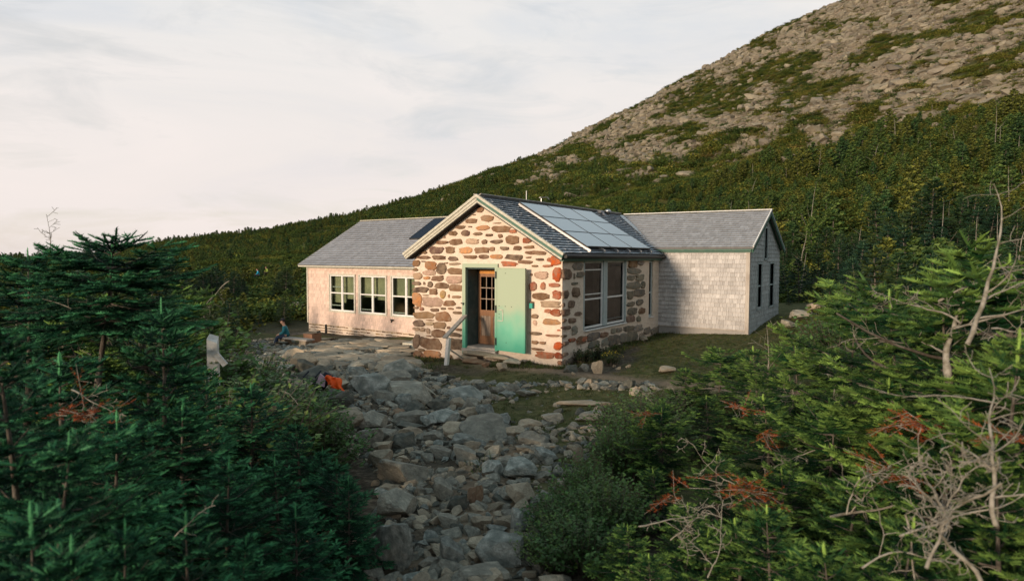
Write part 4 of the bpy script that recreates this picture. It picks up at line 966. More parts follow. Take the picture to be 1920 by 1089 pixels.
# ------------------------------------------------------------------ plants
def twig_tpl(n, nl, nw, seed=0, spread=1.0):
    """a shoot along +X, length 1, covered with n flat needles; +Z is up"""
    r = np.random.default_rng(seed); t = np.linspace(.0, 1.0, n); ph = r.uniform(-.35, math.pi+.35, n); fw = np.cos(R(48))*np.ones(n)*r.uniform(.7, 1.2, n)
    o = np.stack([np.zeros(n), np.cos(ph)*spread, np.sin(ph)*.75], -1); d = o*math.sin(R(52)); d[:, 0] += fw*.72
    d /= np.linalg.norm(d, axis=1)[:, None]; L = nl*r.uniform(.75, 1.15, n)*(1-.35*np.abs(t-.5))
    B = np.stack([t, np.zeros(n), np.zeros(n)], -1); w = np.cross(d, r.normal(size=(n, 3))); w /= np.linalg.norm(w, axis=1)[:, None]
    V = np.stack([B - w*nw/2, B + w*nw/2, B + d*L[:, None]], 1).reshape(-1, 3); F = np.arange(n*3).reshape(-1, 3)
    return V, F
def shoot_tpl(n, seed, body=.11, nl=.21, nw=.035, nk=5):
    V, F = twig_tpl(n, nl, nw, seed); V = V.copy(); k0 = len(V)
    rings = [(-.05, .35), (.25, .95), (.7, 1.0), (1.02, .55)]; B = []
    for x, q in rings:
        for k in range(nk):
            t = 2*math.pi*k/nk; B.append((x, math.cos(t)*body*q, math.sin(t)*body*q*.62))
    B.append((1.14, 0, 0)); B = np.array(B); Fb = []
    for i in range(len(rings)-1):
        for k in range(nk):
            a = k0+i*nk+k; b = k0+i*nk+(k+1) % nk; Fb += [(a, b, b+nk), (a, b+nk, a+nk)]
    for k in range(nk): Fb.append((k0+3*nk+k, k0+3*nk+(k+1) % nk, k0+4*nk))
    return np.concatenate([V, B]), np.concatenate([F, np.array(Fb)])
def place_tpl(tpl, P, D, Ln, colr, r, wid=None):
    """copies of a template along directions D with lengths Ln"""
    V, F = tpl; P = np.asarray(P, float); D = np.asarray(D, float); D = D/(np.linalg.norm(D, axis=1)[:, None]+1e-9); n = len(P)
    up = np.array([0, 0, 1.]) + r.normal(size=(n, 3))*.25; S = np.cross(up, D); S /= np.linalg.norm(S, axis=1)[:, None]+1e-9; U = np.cross(D, S)
    Ln = np.asarray(Ln, float); W = Ln if wid is None else np.asarray(wid)*np.ones(n)
    X = P[:, None, :] + V[None, :, 0:1]*(D*Ln[:, None])[:, None, :] + V[None, :, 1:2]*(S*W[:, None])[:, None, :] + V[None, :, 2:3]*(U*W[:, None])[:, None, :]
    Fo = F[None] + (np.arange(n)*len(V))[:, None, None]
    C = np.repeat(np.asarray(colr), len(F), 0)
    return X.reshape(-1, 3), Fo.reshape(-1, F.shape[1]), C
def fir(seed, H, Rad, lvl=2, crown=(.08, 1.0), flat=0., nb=None, gap=0., bend=0., tip=(.075, .150, .055), base=(.014, .048, .026), dead=0., droop=.18, trunk_r=None):
    """returns (crown mesh, wood mesh). lvl 2 = needles one by one, 1 = coarse shoots, 0 = far away"""
    r = np.random.default_rng(seed); rd = random.Random(seed); m = MB()
    tr = trunk_r or .017*H + .006
    lean = np.array([r.uniform(-.06, .06), r.uniform(-.06, .06)]) + np.array([bend, 0])
    def axis(z): t = z/H; return np.array([lean[0]*z*t + .03*math.sin(z*2.1+seed), lean[1]*z*t + .03*math.cos(z*1.7+seed), z])
    ns = 9; m.tube([tuple(axis(H*i/ns) - np.array([0, 0, .15 if i == 0 else 0])) for i in range(ns+1)], [tr*(1-.93*i/ns) for i in range(ns+1)], 7 if lvl else 4)
    nb = nb or int((31, 30, 24)[2-lvl]*H); P = []; D = []; Ln = []; C = []; tip = np.array(tip); base = np.array(base)
    seg = (.20, .11, .068)[lvl]
    for b in range(nb):
        f = ((b+r.random())/nb)**.9; nl_ = max(3, H*(crown[1]-crown[0])/.15); f = (math.floor(f*nl_) + .5 + r.normal()*.13)/nl_; f = crown[0] + (crown[1]-crown[0])*min(max(f, 0), .985); z = H*f; g = (z/H-crown[0])/(1-crown[0])
        L = Rad*((1-g)**(.75 if flat == 0 else .35) * (1-.35*(1-g)**3) + .05)*r.uniform(.65, 1.15)
        if r.random() < gap: L *= .3
        phi = b*2.39996 + r.uniform(-.5, .5); el = -.15 + .75*g**1.5 + r.uniform(-.14, .14) - flat*.1
        h = np.array([math.cos(phi), math.sin(phi), 0]); p0 = axis(z); kk = max(3, int(L/seg)); pts = []
        sd_ = np.array([-h[1], h[0], 0]); sw = r.uniform(-.25, .25)
        for i in range(kk+1):
            t = i/kk; pts.append(p0 + h*L*t*math.cos(el) + sd_*sw*L*t*t + np.array([0, 0, L*t*math.sin(el) - droop*L*t*(1-t*.9)*1.6 + .10*L*t**3]))
        isdead = r.random() < dead
        if lvl: m.tube([tuple(q) for q in pts[::2 if kk > 4 else 1]], [max(.003, .012*L*(1-.8*i/len(pts[::2 if kk > 4 else 1]))+.002) for i in range(len(pts[::2 if kk > 4 else 1]))], 4 if lvl == 1 else 5, False)
        if isdead: continue
        bc = base*r.uniform(.7, 1.35)
        def add(p, d, l, k):
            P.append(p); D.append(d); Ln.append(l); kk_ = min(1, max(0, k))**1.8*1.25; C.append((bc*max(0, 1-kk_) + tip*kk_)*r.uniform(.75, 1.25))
        for i in range(kk):
            t = i/kk; q = pts[i]; ax_d = pts[i+1]-q; l_ax = np.linalg.norm(ax_d)
            if t > .25: add(q, ax_d, l_ax*1.25, (t-.6)*1.6)
            if t < .12: continue
            for s_ in (-1, 1):
                if r.random() < .12: continue
                ll = (.50*L*(1-t)**.8 + (.10, .08, .06)[2-lvl])*r.uniform(.6, 1.1)
                ang = R(r.uniform(42, 62)); dd = unit(ax_d)*math.cos(ang) + sd_*s_*math.sin(ang) + np.array([0, 0, r.uniform(-.16, .10)]); dd = unit(dd)
                n2 = max(1, int(round(ll/seg)))
                for j in range(n2):
                    tt = (j+.0)/n2; qq = q + dd*ll*tt - np.array([0, 0, .10*ll*tt*tt]); add(qq, dd, ll/n2*1.12, (t*.6 + (j+1)/n2*.7) - .55)
                    if lvl == 2 and j < n2-0 and n2 > 1:
                        for s2 in (-1, 1):
                            if r.random() < .75:
                                a2 = R(r.uniform(38, 60)); pr_ = np.array([-dd[1], dd[0], 0]); d2 = dd*math.cos(a2) + pr_*s2*math.sin(a2) + np.array([0, 0, r.uniform(-.1, .16)])
                                add(qq, d2, seg*r.uniform(.7, 1.2)*(1-.3*tt), (t*.5 + (j+1)/n2*.6) - .35)
                    elif lvl == 1 and r.random() < .7:
                        s2 = r.choice([-1, 1]); pr_ = np.array([-dd[1], dd[0], 0]); add(qq, dd*.6 + pr_*s2*.8 + np.array([0, 0, r.uniform(-.1, .2)]), seg*r.uniform(.7, 1.1), (t+tt)*.7-.4)
    # leader
    for i in range(3 if lvl else 1): add(axis(H*(.93+.03*i)), np.array([0, 0, 1.]), H*.04+.03, .7)
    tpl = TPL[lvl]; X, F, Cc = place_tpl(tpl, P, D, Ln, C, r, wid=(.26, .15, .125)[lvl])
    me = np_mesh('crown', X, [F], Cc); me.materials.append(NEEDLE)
    return me, m
TPL = [twig_tpl(4, .6, .55, 1), shoot_tpl(5, 2, .13, .24, .10, 4), shoot_tpl(24, 3, .075, .24, .040, 4)]
def make_tree(name, label, cat, group, crown, wood, loc, rz=0, sc=1., extra=(), bark=BARK):
    T = empty(name, loc, rz, label, cat, group)
    c = bpy.data.objects.new('crown', crown); COL.objects.link(c); c.parent = T
    if isinstance(wood, MB): wood = wood.mesh('trunk', bark, True)
    w = bpy.data.objects.new('trunk', wood); COL.objects.link(w); w.parent = T
    for nm, me in extra: q = bpy.data.objects.new(nm, me); COL.objects.link(q); q.parent = T
    T.scale = (sc,)*3 if not hasattr(sc, '__len__') else sc
    return T
def deadwood(m, p, d, L, r0, depth, rd, gn=.35, n=7, up=0.):
    pts = [Vector(p)]; d = Vector(d).normalized(); st = L/n; rr = [r0]
    for i in range(n):
        d = (d + Vector((rd.uniform(-gn, gn), rd.uniform(-gn, gn), rd.uniform(-gn, gn)*.8 + up))).normalized()
        pts.append(pts[-1] + d*st); rr.append(r0*(1-.88*(i+1)/n)*rd.uniform(.78, 1.15))
        if depth > 0 and i > 0:
            for _ in range((rd.choice((1, 1, 2)) if depth > 1 else rd.choice((0, 1, 1))) if n < 10 or i % 2 else 0):
                s = Vector((rd.uniform(-1, 1), rd.uniform(-1, 1), rd.uniform(-.7, .7))); s = (s - d*s.dot(d)).normalized()
                deadwood(m, pts[-1], d*.5 + s*.85, L*rd.uniform(.28, .5)*(1-.4*i/n), rr[-1]*.55, depth-1, rd, gn*1.1, max(3, n-2), up)
    m.tube([tuple(q) for q in pts], [max(.0016, x) for x in rr], 6 if depth > 1 else 4, False)
def dead_mesh(seed, L, r0, d=(1, 0, .1), depth=2, gn=.35, up=0.):
    m = MB(); deadwood(m, (0, 0, 0), d, L, r0*.85, depth, random.Random(seed), gn*1.05, 13, up); return m.mesh('dead_branch', DEADW, True)
def top_pos(u, v, d):
    """ground point under the pixel at horizontal distance d, and the height of that pixel above it"""
    r = ray(u, v); P = CAM + r*(d/math.hypot(r[0], r[1])); g = float(ground(P[0], P[1])); return np.array([P[0], P[1], g]), P[2]-g

# --- foreground firs, needle by needle
BLUEG = dict(tip=(.090, .340, .140), base=(.004, .030, .016), crown=(.02, 1)); YELG = dict(tip=(.260, .410, .085), base=(.007, .038, .012), crown=(.02, 1))  # tips add sun to new growth; near-black bases paint shade between boughs
FG = []
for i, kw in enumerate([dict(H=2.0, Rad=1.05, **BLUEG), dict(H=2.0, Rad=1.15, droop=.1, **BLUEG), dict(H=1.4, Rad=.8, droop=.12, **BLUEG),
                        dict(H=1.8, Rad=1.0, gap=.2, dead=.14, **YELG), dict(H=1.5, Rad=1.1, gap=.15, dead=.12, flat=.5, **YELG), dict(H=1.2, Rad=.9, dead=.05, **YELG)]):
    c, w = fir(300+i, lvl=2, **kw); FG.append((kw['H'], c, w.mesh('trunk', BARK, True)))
def fg(u, v, d, k, rz=0, wide=1., label=None, group='firs crowding the foreground', name='fir_tree'):
    P, h = top_pos(u, v, d); H, c, w = FG[k]; s = max(h, .35)/H
    return make_tree(name, label, 'fir tree', group, c, w, tuple(P), rz, (s*wide, s*wide, s))
# big flat-topped fir at the left with a bare trunk
P, h = top_pos(165, 478, 6.6)
c, w = fir(41, h, 1.0, 2, flat=.6, nb=50, trunk_r=.055, droop=.05, **{**BLUEG, 'crown': (.72, 1.0)})
rd = random.Random(4); z = h*.42
for k in range(16):
    z = h*(.38 + .27*k/16); a = rd.uniform(0, 6.28); deadwood(w, (0, 0, z), (math.cos(a), math.sin(a), rd.uniform(-.1, .25)), rd.uniform(.15, .5), .008, 1, rd, .2, 5)
make_tree('fir_tree', 'tall flat-topped fir at the left with a bare grey trunk under layered boughs', 'fir tree', 'firs crowding the foreground', c, w, tuple(P), .8)
for k, a in enumerate([(290, 588, 4.9, 0, .4, .85, 'pointed fir in the left foreground with a thin leader and wide dark skirt'),
    (14, 640, 3.5, 1, 1.1, .85, 'dark fir at the left edge of the picture, nearest at mid height'),
    (40, 492, 8.6, 1, 2.0, 1.0, 'fir behind the flat-topped one, its tip against the sky at the far left'),
    (270, 545, 8.6, 4, 3.0, .9, 'bushy fir right behind the bare trunk'),
    (100, 690, 4.9, 2, .2, 1.3, 'low dark fir below the flat-topped one'),
    (385, 700, 6.2, 1, 1.4, .9, 'fir right of the pointed one, below the white post'),
    (470, 735, 6.4, 2, 2.2, 1.2, 'round fir in front of the leafy bushes'),
    (350, 770, 4.5, 0, 2.9, 1.15, 'broad dark fir in the middle of the left thicket'),
    (560, 800, 5.6, 1, .9, 1.0, 'dark fir with boughs reaching towards the stones'),
    (640, 872, 4.9, 2, 3.9, 1.15, 'low fir at the right end of the left thicket beside the path'),
    (520, 868, 4.6, 0, 5.1, 1.0, 'dark fir behind the low one beside the path'),
    (430, 880, 3.9, 1, 4.4, 1.05, 'dark fir in the lower middle of the left thicket'),
    (210, 800, 3.9, 0, 1.9, 1.1, 'dark fir below the dead grey branch at the left'),
    (95, 850, 3.1, 1, 3.3, .95, 'near fir at the lower left edge'),
    (550, 960, 3.9, 2, 1.2, 1.0, 'small dark fir above the tan boulder'), (655, 905, 4.6, 2, 2.2, .8, 'small dark fir leaning over the left side of the path'), (610, 850, 5.2, 0, 3.2, .8, 'dark fir whose tip stands left of the small tan stone'),
    (340, 985, 3.1, 2, .5, 1.0, 'near fir at the bottom of the left thicket with upright tips'),
    (235, 1005, 2.7, 0, 2.4, .8, 'nearest fir tip at the bottom left, pale green'),
    (155, 1040, 2.4, 2, 4.0, .8, 'very near fir tip cut by the bottom edge'),
    (450, 1025, 3.2, 1, 3.0, .8, 'near fir left of the tan boulder at the bottom'),
    (40, 985, 2.6, 2, .9, .9, 'near fir in the bottom left corner')]): fg(a[0], a[1], a[2], a[3], a[4], a[5], a[6])
for k, a in enumerate([(1795, 560, 4.9, 3, .3, 1.1, 'fir on the right with light green clumps around a gnarled trunk'),
    (1690, 560, 5.8, 4, 1.3, 1.0, 'flat-topped light green fir left of the gnarled trunk'),
    (1590, 600, 6.8, 3, 2.2, .95, 'light green fir behind the dead spikes on the right'),
    (1890, 500, 5.2, 4, 3.0, 1.1, 'fir behind the bleached limbs at the right edge'),
    (1900, 640, 3.7, 3, 4.0, .9, 'fir at the right edge of the picture, near and blurred'),
    (1500, 655, 7.6, 4, 1.0, 1.0, 'low spreading fir right of the lawn'),
    (1420, 655, 8.4, 5, 2.0, 1.2, 'low fir nearest the corner of the right wing'),
    (1350, 655, 9.6, 4, 3.3, 1.2, 'rounded dark fir mound at the edge of the lawn'),
    (1285, 690, 9.6, 5, 4.3, 1.3, 'low dark fir mound beside the flat pale rock on the lawn'),
    (1330, 745, 7.4, 5, 1.7, 1.2, 'light tipped fir below the dark mounds'),
    (1245, 770, 6.6, 4, .7, 1.0, 'spreading fir at the left end of the right thicket'),
    (1440, 745, 6.2, 5, 2.6, 1.2, 'flat fir with bright tips in the middle of the right thicket'),
    (1560, 760, 5.2, 4, 3.6, 1.0, 'broad fir in front of the dead spikes'),
    (1670, 720, 5.1, 3, 4.6, 1.1, 'fir with rusty dead sprays right of the middle'),
    (1780, 790, 4.0, 5, 5.4, 1.2, 'fir under the gnarled trunk'),
    (1880, 830, 3.4, 3, .8, .9, 'near fir low at the right edge with yellow tips'),
    (1350, 860, 5.0, 5, 1.2, 1.3, 'dark fir behind the rusty dead spray'),
    (1470, 880, 4.5, 4, 2.9, 1.0, 'dark spreading fir beneath the bright-tipped ones'),
    (1230, 880, 5.3, 5, 3.1, 1.2, 'dark fir beside the leafy bushes on the right'),
    (1600, 900, 4.0, 5, 4.9, 1.2, 'dark fir beneath the fallen log'),
    (1330, 1000, 3.7, 5, .6, 1.2, 'small fir at the bottom right of the path'),
    (1450, 960, 3.5, 5, 1.6, 1.1, 'small yellowish fir in the bottom of the right thicket'),
    (1560, 1030, 3.1, 5, 2.5, 1.1, 'near fir low in the right thicket'),
    (1180, 985, 4.1, 5, 3.8, 1.2, 'dark low fir behind the long grass'),
    (2010, 560, 5.5, 3, .5, 1.1, 'fir just outside the right edge of the picture'), (2080, 700, 4.4, 4, 1.5, 1.2, 'fir outside the right edge, near'), (2150, 560, 7.0, 3, 2.5, 1.2, 'fir outside the right edge, farther back'), (2030, 640, 7.5, 4, .9, 1.2, 'low fir outside the right edge'), (2250, 650, 5.5, 3, 3.5, 1.2, 'fir well outside the right edge'), (2000, 900, 3.6, 5, 3.1, 1.2, 'low near fir outside the right edge'), (1980, 560, 9.0, 3, .2, 1.2, 'fir behind the others at the right edge'),
    (1225, 1045, 3.5, 5, 1.9, 1.1, 'small fir in the bottom of the gap right of the long grass'), (1290, 945, 4.3, 5, 4.1, 1.1, 'small dark fir behind the silvery forked branch'), (1390, 980, 3.7, 5, 2.2, 1.2, 'low dark fir under the rusty dead spray'),
    (1700, 980, 3.2, 5, 5.0, 1.0, 'dark fir under the tangle of dead branches')]): fg(a[0], a[1], a[2], a[3], a[4], a[5], a[6])

# --- bleached dead branches and dead trees
def dead(u, v, d, L, r0, dirw, seed, label, depth=2, gn=.3, up=0., name='dead_branch', cat='dead branch', below=0.):
    r = ray(u, v); P = CAM + r*(d/math.hypot(r[0], r[1])); me = dead_mesh(seed, L*.8, r0*(.46 if u > 900 and seed != 1 else .8), dirw, min(depth, 2) if seed != 17 else 3, gn, up)
    o = bpy.data.objects.new(name, me); COL.objects.link(o); o.location = tuple(P - np.array([0, 0, below])); return tag(o, label, cat, 'bleached dead wood in the thickets')
rt3 = np.array([RT[0], RT[1], 0]); fw3 = np.array([_sa, _ca, 0]); 
def dw(a, b, c): return tuple(rt3*a + fw3*b + np.array([0, 0, c]))
for a in [(1780, 715, 4.6, .72, .040, dw(.02, 0, 1), 1, 'gnarled bare grey trunk rising on the right', 3, .2),
          (1790, 610, 4.5, .75, .022, dw(.75, .1, .35), 2, 'bleached limb sweeping up to the upper right edge', 3, .22),
          (1800, 600, 4.4, .6, .016, dw(-.5, .1, .6), 3, 'forked bleached twigs above the gnarled trunk', 2, .3),
          (1815, 640, 4.1, 1.15, .034, dw(.42, 0, .9), 51, 'tall bleached limb leaning towards the top right of the thicket', 3, .16),
          (1760, 560, 4.6, .8, .022, dw(.7, 0, .5), 52, 'slim bleached limb rising behind the gnarled trunk', 3, .2),
          (1870, 980, 2.9, .8, .024, dw(-.3, .1, .9), 53, 'bleached stem curving up near the bottom right corner', 3, .25),
          (1830, 560, 4.2, .55, .014, dw(.9, 0, .15), 4, 'thin bleached limb reaching out of the right edge', 2, .3),
          (1860, 610, 4.0, .5, .013, dw(.8, 0, -.1), 5, 'bleached limb lower at the right edge', 2, .3),
          (1440, 730, 7.9, .95, .028, dw(.0, 0, 1), 6, 'dead grey spike standing near the corner of the right wing', 3, .12),
          (1420, 735, 7.7, .6, .012, dw(-.3, 0, -.7), 7, 'drooping grey twigs left of the dead spike', 2, .35),
          (1480, 700, 7.2, .6, .012, dw(.4, 0, -.6), 8, 'drooping grey twigs right of the dead spike', 3, .35),
          (1520, 690, 7.0, .7, .014, dw(.9, 0, -.15), 9, 'pale grey branch running right between the firs', 3, .3),
          (1560, 780, 6.2, .55, .016, dw(.05, 0, 1), 10, 'second grey stub standing right of the dead spike', 2, .2),
          (1640, 690, 6.3, .5, .014, dw(0, 0, 1), 11, 'third grey stub, bent at its top', 1, .25),
          (1650, 760, 5.6, .8, .014, dw(-.9, 0, .05), 12, 'mass of fine grey twigs pointing left below the stubs', 3, .35),
          (1560, 965, 3.9, 1.0, .026, dw(1, .1, .12), 13, 'mossy fallen log lying level in the right thicket', 1, .08),
          (1200, 985, 3.8, .7, .013, dw(1, 0, -.08), 14, 'silvery forked branch low down beside the long grass', 3, .3),
          (1260, 1010, 3.7, .5, .010, dw(.5, 0, .7), 15, 'silvery twig arching above the forked branch', 2, .35),
          (1330, 1080, 3.3, .5, .010, dw(.4, 0, .8), 16, 'pale twig rising from the bottom edge', 2, .3),
          (1740, 1060, 2.9, .62, .020, dw(.4, .1, .85), 17, 'large tangled dead branch rising at the bottom right', 3, .3),
          (1850, 1100, 2.7, .5, .026, dw(-.1, .1, 1), 18, 'thick bleached stem standing in the bottom right corner', 3, .4),
          (1880, 900, 2.8, .6, .014, dw(-.6, .1, -.5), 19, 'bleached branch curling down at the right edge', 3, .35),
          (1800, 860, 3.1, .6, .013, dw(.9, .1, -.3), 20, 'bleached branch running to the right edge', 3, .35),
          (1660, 870, 3.9, .5, .011, dw(-.2, .1, -.9), 21, 'hanging grey twigs above the fallen log', 3, .35),
          (1700, 960, 3.2, .6, .013, dw(.2, .1, -1), 22, 'bare grey stem sinking into the tangle', 2, .3),
          (1620, 1060, 3.0, .7, .013, dw(.8, .1, .5), 23, 'spreading grey twigs at the bottom of the right thicket', 3, .35),
          (1530, 840, 5.0, .5, .009, dw(-.9, 0, -.1), 24, 'fine grey twigs under the bright-tipped fir', 3, .35),
          (1380, 905, 4.6, .6, .009, dw(-.9, 0, .2), 25, 'grey twigs tangled in the rusty dead spray', 3, .35),
          (1200, 730, 6.3, .45, .007, dw(.8, 0, -.3), 26, 'thin pale twigs at the left end of the right thicket', 2, .3),
          (1870, 750, 3.5, .6, .012, dw(-1, 0, .06), 27, 'straight pale branch pointing left from the right edge', 1, .15),
          (1700, 640, 5.4, .6, .010, dw(-1, 0, .2), 28, 'pale twigs left of the gnarled trunk', 2, .3),
          (135, 735, 4.6, .42, .008, dw(1, 0, -.28), 31, 'pale dead branch hanging across the dark fir on the left', 2, .14),
          (430, 470+60, 9.5, .9, .012, dw(-.7, 0, -.45), 32, 'bare grey branches above the leafy bushes on the left', 3, .2),
          (170, 600, 6.5, .6, .010, dw(-1, 0, .2), 33, 'bare branch reaching left from the grey trunk', 1, .12),
          (95, 475, 7.0, .42, .007, dw(-.05, 0, 1), 34, 'bare leader of a fir against the sky', 2, .1),
          (330, 1010, 3.0, .25, .004, dw(.5, 0, .6), 35, 'small curled pale twig in the bottom left thicket', 1, .3),
          (560, 760, 5.9, .3, .004, dw(-.5, 0, .3), 36, 'tiny grey twig in the left thicket', 1, .3),
          (1780, 950, 3.3, .55, .018, dw(-.7, .1, .4), 37, 'leaning bleached branch in the tangle at lower right', 3, .3),
          (1690, 1000, 3.1, .8, .016, dw(.9, .1, .25), 38, 'bleached branch crossing the tangle at lower right', 3, .3),
          (1590, 960, 3.6, .6, .012, dw(.3, 0, .9), 39, 'bent grey stem rising beside the fallen log', 3, .3),
          (1360, 760, 6.9, .6, .010, dw(.7, 0, .2), 40, 'grey twigs above the light tipped fir', 3, .3)]:
    dead(*a)
# rusty dead sprays: branches whose needles have died
RTPL = twig_tpl(20, .30, .035, 9)
def rusty(u, v, d, n, sp, label, seed):
    r = np.random.default_rng(seed); rr = ray(u, v); P0 = CAM + rr*(d/math.hypot(rr[0], rr[1])); P = []; D = []; Ln = []; C = []
    m = MB()
    for k in range(n):
        a = r.normal(size=3)*[sp, sp*.7, sp*.35]; q = np.array([0, 0, 0.]) + a; dd = unit(r.normal(size=3)*[1, 1, .4]); l = r.uniform(.05, .09)
        for j in range(3):
            P.append(q + dd*l*j*.9); D.append(dd + r.normal(size=3)*.2); Ln.append(l*1.1); C.append(np.array((.28, .065, .022))*r.uniform(.5, 1.2))
            P.append(q + dd*l*j*.9); D.append(np.cross(dd, [0, 0, 1])*r.choice([-1, 1]) + dd*.8); Ln.append(l*.8); C.append(np.array((.28, .07, .02))*r.uniform(.5, 1.2))
        m.tube([tuple(q*.6), tuple(q), tuple(q + dd*l*3)], [.002, .002, .0012], 4, False)
    X, F, Cc = place_tpl(RTPL, P, D, Ln, C, r, wid=.07); me = np_mesh('dead_spray', X, [F], Cc); me.materials.append(NEEDLE)
    T = empty('dead_spray', tuple(P0), 0, label, 'dead spray', 'rusty dead fir sprays'); o = bpy.data.objects.new('needles', me); COL.objects.link(o); o.parent = T; m.build('twig', DEADW, T)
for a in [(1395, 915, 4.3, 22, .11, 'rusty red-brown dead spray low in the right thicket', 1), (1730, 790, 4.4, 24, .07, 'bright rust-red dead spray under the gnarled trunk', 2), (1670, 880, 4.2, 14, .05, 'small rust-red dead spray above the hanging twigs', 3),
          (1395, 765, 6.2, 8, .04, 'small brown dead spray at the top of the right thicket', 4), (1440, 810, 5.6, 5, .02, 'tiny red dead spray on a bright-tipped fir', 5), (150, 785, 4.0, 12, .05, 'dark rusty dead spray in the left thicket', 6),
          (1212, 772, 6.2, 6, .03, 'small orange dead spray at the left end of the right thicket', 7), (1270, 930, 4.4, 5, .03, 'brownish dead spray above the silvery branch', 8), (1910, 810, 3.4, 6, .03, 'red dead spray at the right edge of the picture', 9)]: rusty(*a)

# --- leafy bushes
LQ = (np.array([(0, 0, 0), (.5, .40, .08), (1, 0, 0), (.5, -.40, .08)], float), np.array([(0, 1, 2, 3)]))
def leafy(seed, H, Rad, n, col=(.085, .17, .045), ls=.06):
    r = np.random.default_rng(seed); rd = random.Random(seed); m = MB(); P = []; D = []; C = []; Ln = []; col = np.array(col)
    for k in range(n):
        a = r.uniform(0, 6.28); rr = Rad*math.sqrt(r.random()); tip = np.array([rr*math.cos(a), rr*math.sin(a), H*(1-.45*(rr/Rad)**2)*r.uniform(.55, 1.05)]); b = tip*[.25, .25, 0]
        mid = (b+tip)/2 + r.normal(size=3)*.05; m.tube([tuple(b - [0, 0, .1]), tuple(mid), tuple(tip)], [.006, .004, .0015], 4, False); k_ = r.uniform(.65, 1.3)
        for j in range(20):
            t = .25 + .75*j/19; q = b*(1-t)**2 + 2*mid*t*(1-t) + tip*t*t if True else 0
            P.append(q + r.normal(size=3)*.012); dd = r.normal(size=3); dd[2] = dd[2]*.4 + .15; D.append(dd); Ln.append(ls*r.uniform(.6, 1.25)); C.append(col*k_*r.uniform(.8, 1.2)*(.6 + .5*t))
    X, F, Cc = place_tpl(LQ, P, D, Ln, C, r); me = np_mesh('crown', X, [F], Cc); me.materials.append(LEAF); return me, m.mesh('stems', BARK)
LB = [leafy(1, 1.0, .75, 190), leafy(2, .8, .8, 190, (.065, .14, .04)), leafy(3, .6, .55, 130, (.12, .20, .045), .035)]
def bush(u, v, d, k, rz, wide, label, group='leafy bushes beside the stones'):
    P, h = top_pos(u, v, d); H = (1.0, .8, .6)[k]; s = max(h, .25)/H; c, w = LB[k]; T = empty('leafy_bush', tuple(P), rz, label, 'bush', group)
    for nm, me in (('crown', c), ('stems', w)): o = bpy.data.objects.new(nm, me); COL.objects.link(o); o.parent = T
    T.scale = (s*wide, s*wide, s)
for a in [(560, 712, 8.6, 0, 0, 1.0, 'leafy green bush between the left firs and the stone jumble'), (505, 690, 9.8, 1, 1, 1.2, 'leafy green bush left of the stone jumble'), (590, 765, 7.6, 1, 2, .9, 'leafy bush whose twigs reach over the stones at the left'),
          (440, 715, 8.6, 0, 3, 1.0, 'leafy bush below the white post'), (452, 672, 11.0, 2, 4, 1.0, 'small leafy bush right beside the white post'), (404, 690, 7.5, 2, 2, 1.2, 'small leafy bush hiding the foot of the white post'), (330, 570, 10.5, 0, 5, 1.0, 'yellow-green leafy bush behind the bare trunk fir'),
          (340, 640, 10, 1, 2, 1.0, 'leafy bush left of the white post'), (480, 655, 13, 2, 1, 1.0, 'small leafy shrub on the stone bank'), (520, 735, 7.9, 1, 4, 1.0, 'dense leafy bush behind the left firs'),
          (1100, 842, 5.7, 0, 1, .8, 'leafy green bush at the right side of the stones'), (1060, 905, 5.1, 1, 2, .8, 'leafy bush above the long grass'), (1170, 770, 6.9, 0, 3, .8, 'leafy bush at the top end of the right thicket'),
          (1200, 735, 8.0, 2, 4, 1.2, 'small bright leafy bush by the dirt path'), (1150, 880, 5.0, 0, 5, .9, 'leafy bush in front of the dark firs on the right'), (1040, 960, 4.6, 2, 2, .9, 'low leafy bush right of the rounded rocks'),
          (1230, 720, 8.8, 2, 0, 1.3, 'small leafy bush right of the dirt path'), (1100, 950, 4.5, 1, 1, .9, 'dark leafy bush behind the long grass'), 
          (1580, 560, 14.5, 0, 0, 1.1, 'yellow-green bush behind the right thicket')]: bush(*a)
# --- grasses
def grass_tuft(seed, n, L, w=.006, spread=.06, col=(.10, .14, .04)):
    r = np.random.default_rng(seed); V = []; F = []; C = []
    for k in range(n):
        a = r.uniform(0, 6.28); b = r.normal(size=2)*spread; l = L*r.uniform(.5, 1.1); lean = r.uniform(.15, .75); pr = np.array([-math.sin(a), math.cos(a), 0])*w*r.uniform(.6, 1.2); i0 = len(V)
        for j in range(4):
            t = j/3; c = np.array([b[0] + math.cos(a)*lean*l*t*t, b[1] + math.sin(a)*lean*l*t*t, l*t*(1-.35*lean*t) - .02])
            if j < 3: V += [c-pr*(1-t*.7), c+pr*(1-t*.7)]
            else: V.append(c)
        F += [(i0, i0+1, i0+3), (i0, i0+3, i0+2), (i0+2, i0+3, i0+5), (i0+2, i0+5, i0+4), (i0+4, i0+5, i0+6)]; cc = np.array(col)*r.uniform(.6, 1.4)*(1 if r.random() > .2 else np.array([1.5, 1.2, 1.0])); C += [cc]*5
    me = np_mesh('grass', np.array(V), [np.array(F)], np.array(C)); me.materials.append(GRASS); return me
for i, (u, v, L_, n, lb) in enumerate([(1075, 1010, .50, 46, 'long drooping grass at the right side of the path'), (1115, 985, .45, 40, 'long grass blades under the leafy bush on the right'), (1040, 1045, .3, 40, 'dry grass tuft by the low brownish rock'),
        (895, 880, .16, 40, 'short grass growing between the rocks in the centre'), (810, 693, .22, 46, 'dark grass tuft at the foot of the hut beside the handrail')]):
    P, d = at_ground(u, v); o = bpy.data.objects.new('grass_tuft', grass_tuft(400+i, n, L_, .005 if i < 3 else .007, .07 if i < 3 else .12, (.10, .14, .045) if i < 3 else (.05, .08, .025))); COL.objects.link(o); o.location = P; tag(o, lb, 'grass')
